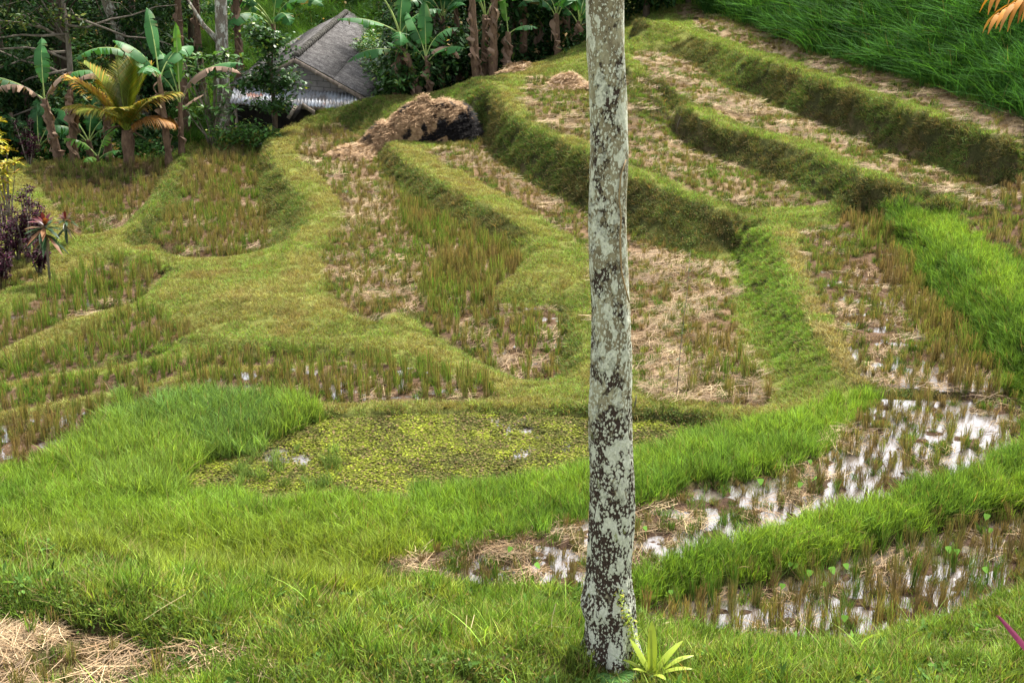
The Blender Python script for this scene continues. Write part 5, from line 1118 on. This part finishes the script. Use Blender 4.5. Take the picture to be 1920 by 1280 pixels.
_c = _m.mix(_m.ramp(_m.noise(7, 3, .6, _m.coord()), [(.35, (.22, .135, .07)), (.65, (.42, .28, .16))]), (1, 1, 1), (1, 1, 1), 'MULTIPLY') if False else _m.ramp(_m.noise(7, 3, .6, _m.coord()), [(.35, (.22, .135, .07)), (.65, (.42, .28, .16))])
_sx = _m.n('SeparateXYZ'); _m.l(_m.coord(), _sx.inputs[0]); _n = _m.math('ADD', _n, _m.math('MULTIPLY', _m.math('MAXIMUM', _sx.outputs[0], 0.), .075))
_m.pbr(_m.mix(_m.ramp(_n, [(.56, 0.), (.59, 1.)]), _c, (.012, .01, .01)), .85); M['pile_straw'] = _m.m
pc, _ = hit(790, 262)
pile('big brown straw pile with burnt black patches behind the second terrace', pc + Vector((0, .35, -.05)), [(.75, .1, 1.0, .8, 1.15), (-.1, .1, 1.1, .8, 1.0), (-.95, 0, .95, .7, .6), (.1, .2, .5, .4, 1.22), (1.3, -.1, .6, .6, .4), (-1.5, -.1, .5, .5, .25)], 2600, 3, True)
M['pile_straw'] = M['straw'] if False else lm('heap_straw', (.36, .24, .13), dry=(.22, .14, .08), var=.4, trans=.1)
pc, _ = hit(668, 292); pile('low heap of loose brown straw spilled over the terrace edge, left of the big pile', pc, [(0, 0, .75, .6, .3), (.5, .5, .6, .6, .4), (-.4, -.2, .5, .4, .16), (.1, -.5, .5, .5, .15)], 1100, 5, name='straw_heap')
pc, _ = hit(1062, 165); pile('orange brown straw heap on the upper terrace left of the big trunk', pc, [(0, .2, .55, .5, .35), (.3, -.1, .8, .6, .14)], 700, 6, name='straw_heap')
pc, _ = hit(960, 131); pile('thin patch of pale straw at the upper end of the terrace edge', pc, [(0, 0, .6, .5, .07)], 200, 7, name='straw_heap')

# ------------------------------------------------------------------ the shack
def blocks_mat():
    m = N('grey_block_wall'); co_ = m.coord('UV') if False else m.coord('Object'); br = m.n('TexBrick'); mp = m.n('Mapping'); mp.inputs['Rotation'].default_value = (R(90), 0, 0); m.l(co_, mp.inputs['Vector']); m.l(mp.outputs[0], br.inputs['Vector'])
    for k_, v_ in (('Color1', (.19, .175, .17, 1)), ('Color2', (.25, .235, .225, 1)), ('Mortar', (.09, .085, .08, 1)), ('Scale', 1.), ('Mortar Size', .012), ('Brick Width', .48), ('Row Height', .2)): br.inputs[k_].default_value = v_
    m.pbr(m.mix(1., br.outputs['Color'], m.ramp(m.noise(5, 6, .7, co_), [(.3, .65), (.7, 1.15)]), 'MULTIPLY'), .9, m.noise(30, 4, .7, co_), .4, .01); return m.m
def roof_mat():
    m = N('weathered_fibre_roof'); co_ = m.coord('Object'); n = m.noise(4, 7, .75, m.coord('Object', (1, 1, 1))); n2 = m.noise(26, 5, .8, co_)
    k = m.ramp(n, [(.3, (.045, .043, .043)), (.5, (.125, .118, .116)), (.72, (.24, .23, .225))]); k = m.mix(1., k, m.ramp(n2, [(.35, .35), (.6, 1.25)]), 'MULTIPLY'); m.pbr(k, .9, n2, .5, .02, .1); return m.m
def tin_mat():
    m = N('corrugated_tin'); co_ = m.coord('Object'); n = m.noise(2.2, 6, .7, co_); sp = m.n('SeparateXYZ'); m.l(co_, sp.inputs[0])
    k = m.mix(m.ramp(n, [(.42, 0.), (.62, 1.)]), (.42, .45, .5), (.17, .15, .14)); k = m.mix(m.ramp(m.noise(1.3, 3, .5, co_), [(.64, 0.), (.7, 1.)]), k, (.3, .14, .1)); m.pbr(k, .5, None, metal=.2, spec=.5); return m.m
M['blocks'] = blocks_mat(); M['roof'] = roof_mat(); M['tin'] = tin_mat(); M['wood'] = bark_mat('old_timber', (.14, .11, .09), (.3, .25, .2)); M['ridge'] = bark_mat('mossy_ridge', (.015, .014, .012), (.06, .055, .045), (.16, .15, .13), 12, .6)
M['dark'] = bark_mat('shade_and_dark_timber', (.012, .01, .01), (.03, .026, .022))  # colour of the dark plank and of the painted shade under the awning
A0 = PD(555, 105, 48.6); E0 = PD(650, 20, 58.5); rdir = (E0 - A0); rdir.z *= .75; RL = rdir.length; rdir.normalize()
Lf = PD(420, 168, 49.6); Rt = PD(692, 182, 47.8); org = Vector((A0.x, A0.y, ground(A0.x, A0.y)))
root = empty('shack', org); tag(root, 'grey block shack with weathered gable roof and corrugated tin awning', 'shack')
def slope_sheet(name, top0, bot0, dv, L, mat, wave=.022, per=.105, th=.012, rows_=3, seed=1, ext=.0):
    """corrugated sheets laid in overlapping courses from the ridge down; waves run down the slope"""
    b = B(); sv = (bot0 - top0); SL = sv.length; sv.normalize(); up = sv.cross(dv).normalized(); up = up if up.z > 0 else -up; r_ = np.random.default_rng(seed); n = int(L / per * 6)
    for rw in range(rows_):
        s0 = SL * rw / rows_; s1 = SL * (rw + 1) / rows_ + (.08 if rw < rows_ - 1 else 0); V = []
        sheets = max(1, int(L / .95)); jit = r_.normal(0, .03, sheets + 2); lift = r_.normal(0, .008, sheets + 2)
        for i in range(n + 1):
            a = i / n * L; sh = int(a / (L / sheets)); w_ = wave * math.sin(a / per * 6.283) + (rows_ - rw) * .022 * 0 - rw * 0 + lift[sh]
            for (q, l2) in ((s0, .0), ((s0 + s1) / 2, .006), (s1 + jit[sh], .02)):
                V.append(top0 + dv * a + sv * q + up * (w_ + l2 + .002))
        nn__ = len(V); V += [v - up * th for v in V]
        Fs = []
        for i in range(n):
            for f in range(2):
                q = [i * 3 + f, i * 3 + f + 1, (i + 1) * 3 + f + 1, (i + 1) * 3 + f]; Fs.append(q); Fs.append([z + nn__ for z in q[::-1]])
            Fs.append([i * 3 + 2, i * 3 + 2 + nn__, (i + 1) * 3 + 2 + nn__, (i + 1) * 3 + 2]); Fs.append([i * 3, (i + 1) * 3, (i + 1) * 3 + nn__, i * 3 + nn__])
        for i in (0, n): Fs += [[i * 3, i * 3 + 1, i * 3 + 1 + nn__, i * 3 + nn__], [i * 3 + 1, i * 3 + 2, i * 3 + 2 + nn__, i * 3 + 1 + nn__]]
        b.add([v - org for v in V], Fs)
    return b.build(name, mat, root)
ap = A0 - rdir * .25
slope_sheet('roof_slope', ap + Vector((.03, 0, 0)), Rt - rdir * .25, rdir, RL + .5, M['roof'], seed=2, rows_=2)
slope_sheet('roof_slope', ap - Vector((.03, 0, 0)), Lf - rdir * .25, rdir, RL + .5, M['roof'], seed=3, rows_=2)
b = B()
for i in range(int(RL / .33)):
    p = ap + rdir * (.33 * i + .1) + Vector((0, 0, .02)) - org; b.tube([p + Vector((0, 0, -.03)), p + rdir * .36 + Vector((0, 0, .0))], [.15, .12], 10, rough=.04, seed=i)
b.build('ridge_tiles', M['ridge'], root)
b = B(); gz = org.z - .5                # gable wall and body
wl = Lf + Vector((.35, .05, -.02)); wr = Rt + Vector((-.38, .05, -.02)); apx = A0 + Vector((0, .05, -.16)) ; wl.z -= .02
fwd = rdir * (RL - .2)
def onslope(P_, Q_, f): return P_.lerp(Q_, f) - Vector((0, 0, .10))
wl = onslope(A0, Lf, .9); wr = onslope(A0, Rt, .88); apx = A0 - Vector((0, 0, .10))
F_ = [Vector((wl.x, wl.y, gz)), Vector((wr.x, wr.y, gz)), wr, apx, wl]; F2_ = [v + fwd for v in F_]
b.add([v - org for v in F_ + F2_], [[0, 1, 2, 3, 4], [9, 8, 7, 6, 5], [0, 4, 9, 5], [1, 6, 7, 2]]); wo = b.build('wall', M['blocks'], root, smooth=False); b = B(); hz_ = A0.z - 1.75; c_ = (wl + wr) / 2; b.box(Vector((c_.x, c_.y - .12, (gz + hz_) / 2)) - org, (wr - wl).length * .98, .08, hz_ - gz, ax=Vector((wr.x - wl.x, wr.y - wl.y, 0)), ay=rdir); b.build('awning_shade_panel', M['dark'], root, smooth=False)  # near-black panel before the lower wall stands in for shade under the awning
b = B()
for Q_ in (Lf, Rt):
    sv = (Q_ - A0).normalized(); up = Vector((0, 0, 1)); c = (A0 + Q_) / 2 - rdir * .3 - Vector((0, 0, .09)) - org; b.box(c, (Q_ - A0).length, .04, .13, ax=sv, ay=rdir)
b.build('barge_board', M['wood'], root)
b = B()
for f in (.3, .62, .9):
    for Q_ in (Lf, Rt): p = A0.lerp(Q_, f) - Vector((0, 0, .12)) - rdir * .28 - org; b.box(p, .08, .14, .1, ay=rdir)
b.build('purlin_ends', M['wood'], root)
# tin awning in front
t0 = PD(440, 172, 49.3); t1 = PD(655, 165, 48.0); t0.z = t1.z = (t0.z + t1.z) / 2; b0_ = PD(440, 192, 48.2); b1_ = PD(655, 199, 47.0); b0_.z = b1_.z = min(b0_.z, b1_.z) + .03
dv_ = (t1 - t0); LL = dv_.length + .35; dv_.normalize()
slope_sheet('tin_awning', t0, t0 + Vector((0, -1.0, b0_.z - t0.z - .1)), dv_, LL, M['tin'], wave=.03, per=.13, rows_=1, seed=6)
b = B(); fr0 = t0 + Vector((0, -.85, b0_.z - t0.z - .12)); b.box((fr0 + dv_ * LL / 2) - org, LL, .06, .08, ax=dv_); b.build('awning_beam', M['wood'], root)
for f in (.04, .34, .66, .96):
    p = fr0 + dv_ * LL * f - org; b = B(); b.box((p.x, p.y, (p.z + gz - org.z) / 2), .09, .09, p.z - gz + org.z); b.build('post', M['wood'], root)
for i, (xa, ya, xb, yb_) in enumerate(((540, 222, 556, 198), (549, 222, 566, 197), (590, 212, 566, 196))):
    a = PD(xa, ya, 46.9); c = PD(xb, yb_, 47.2); bb = B(); dr_ = (c - a); bb.box((0, 0, 0), dr_.length, .04, .12, ax=dr_.normalized(), ay=Vector((0, 1, .1))); o = bb.build('leaning_plank', M['wood'] if i != 1 else M['dark']); o.location = (a + c) / 2
    tag(o, ['pale plank leaning under the tin awning, leftmost of three', 'dark plank leaning under the tin awning, middle of three', 'thin plank leaning the other way under the awning'][i], 'plank', 'planks under the tin awning')
# creeper on the right roof slope
b = B(); rr_ = np.random.default_rng(4); up = (Rt - A0).cross(rdir).normalized(); up = up if up.z > 0 else -up; nC = 0
while nC < 46:
    f = .3 + .7 * rr_.random(); g_ = rr_.random() * RL
    p = A0.lerp(Rt, f) + rdir * g_; q = proj(p.x, p.y, p.z)
    if not inpoly([q[0]], [q[1]], [(672, 62), (700, 42), (760, 60), (770, 170), (722, 172), (690, 140), (668, 110)])[0]: continue
    V, Fs, C = leaves(110, .5, .3, .12, .09, .2, nC + 3, .1); b.np_(V + np.array(p - org + up * .08), Fs, C); nC += 1
o = b.build('roof_creeper', M['leaf_mid']); o.location = org; tag(o, 'green creeper matting the right side of the shack roof', 'creeper')
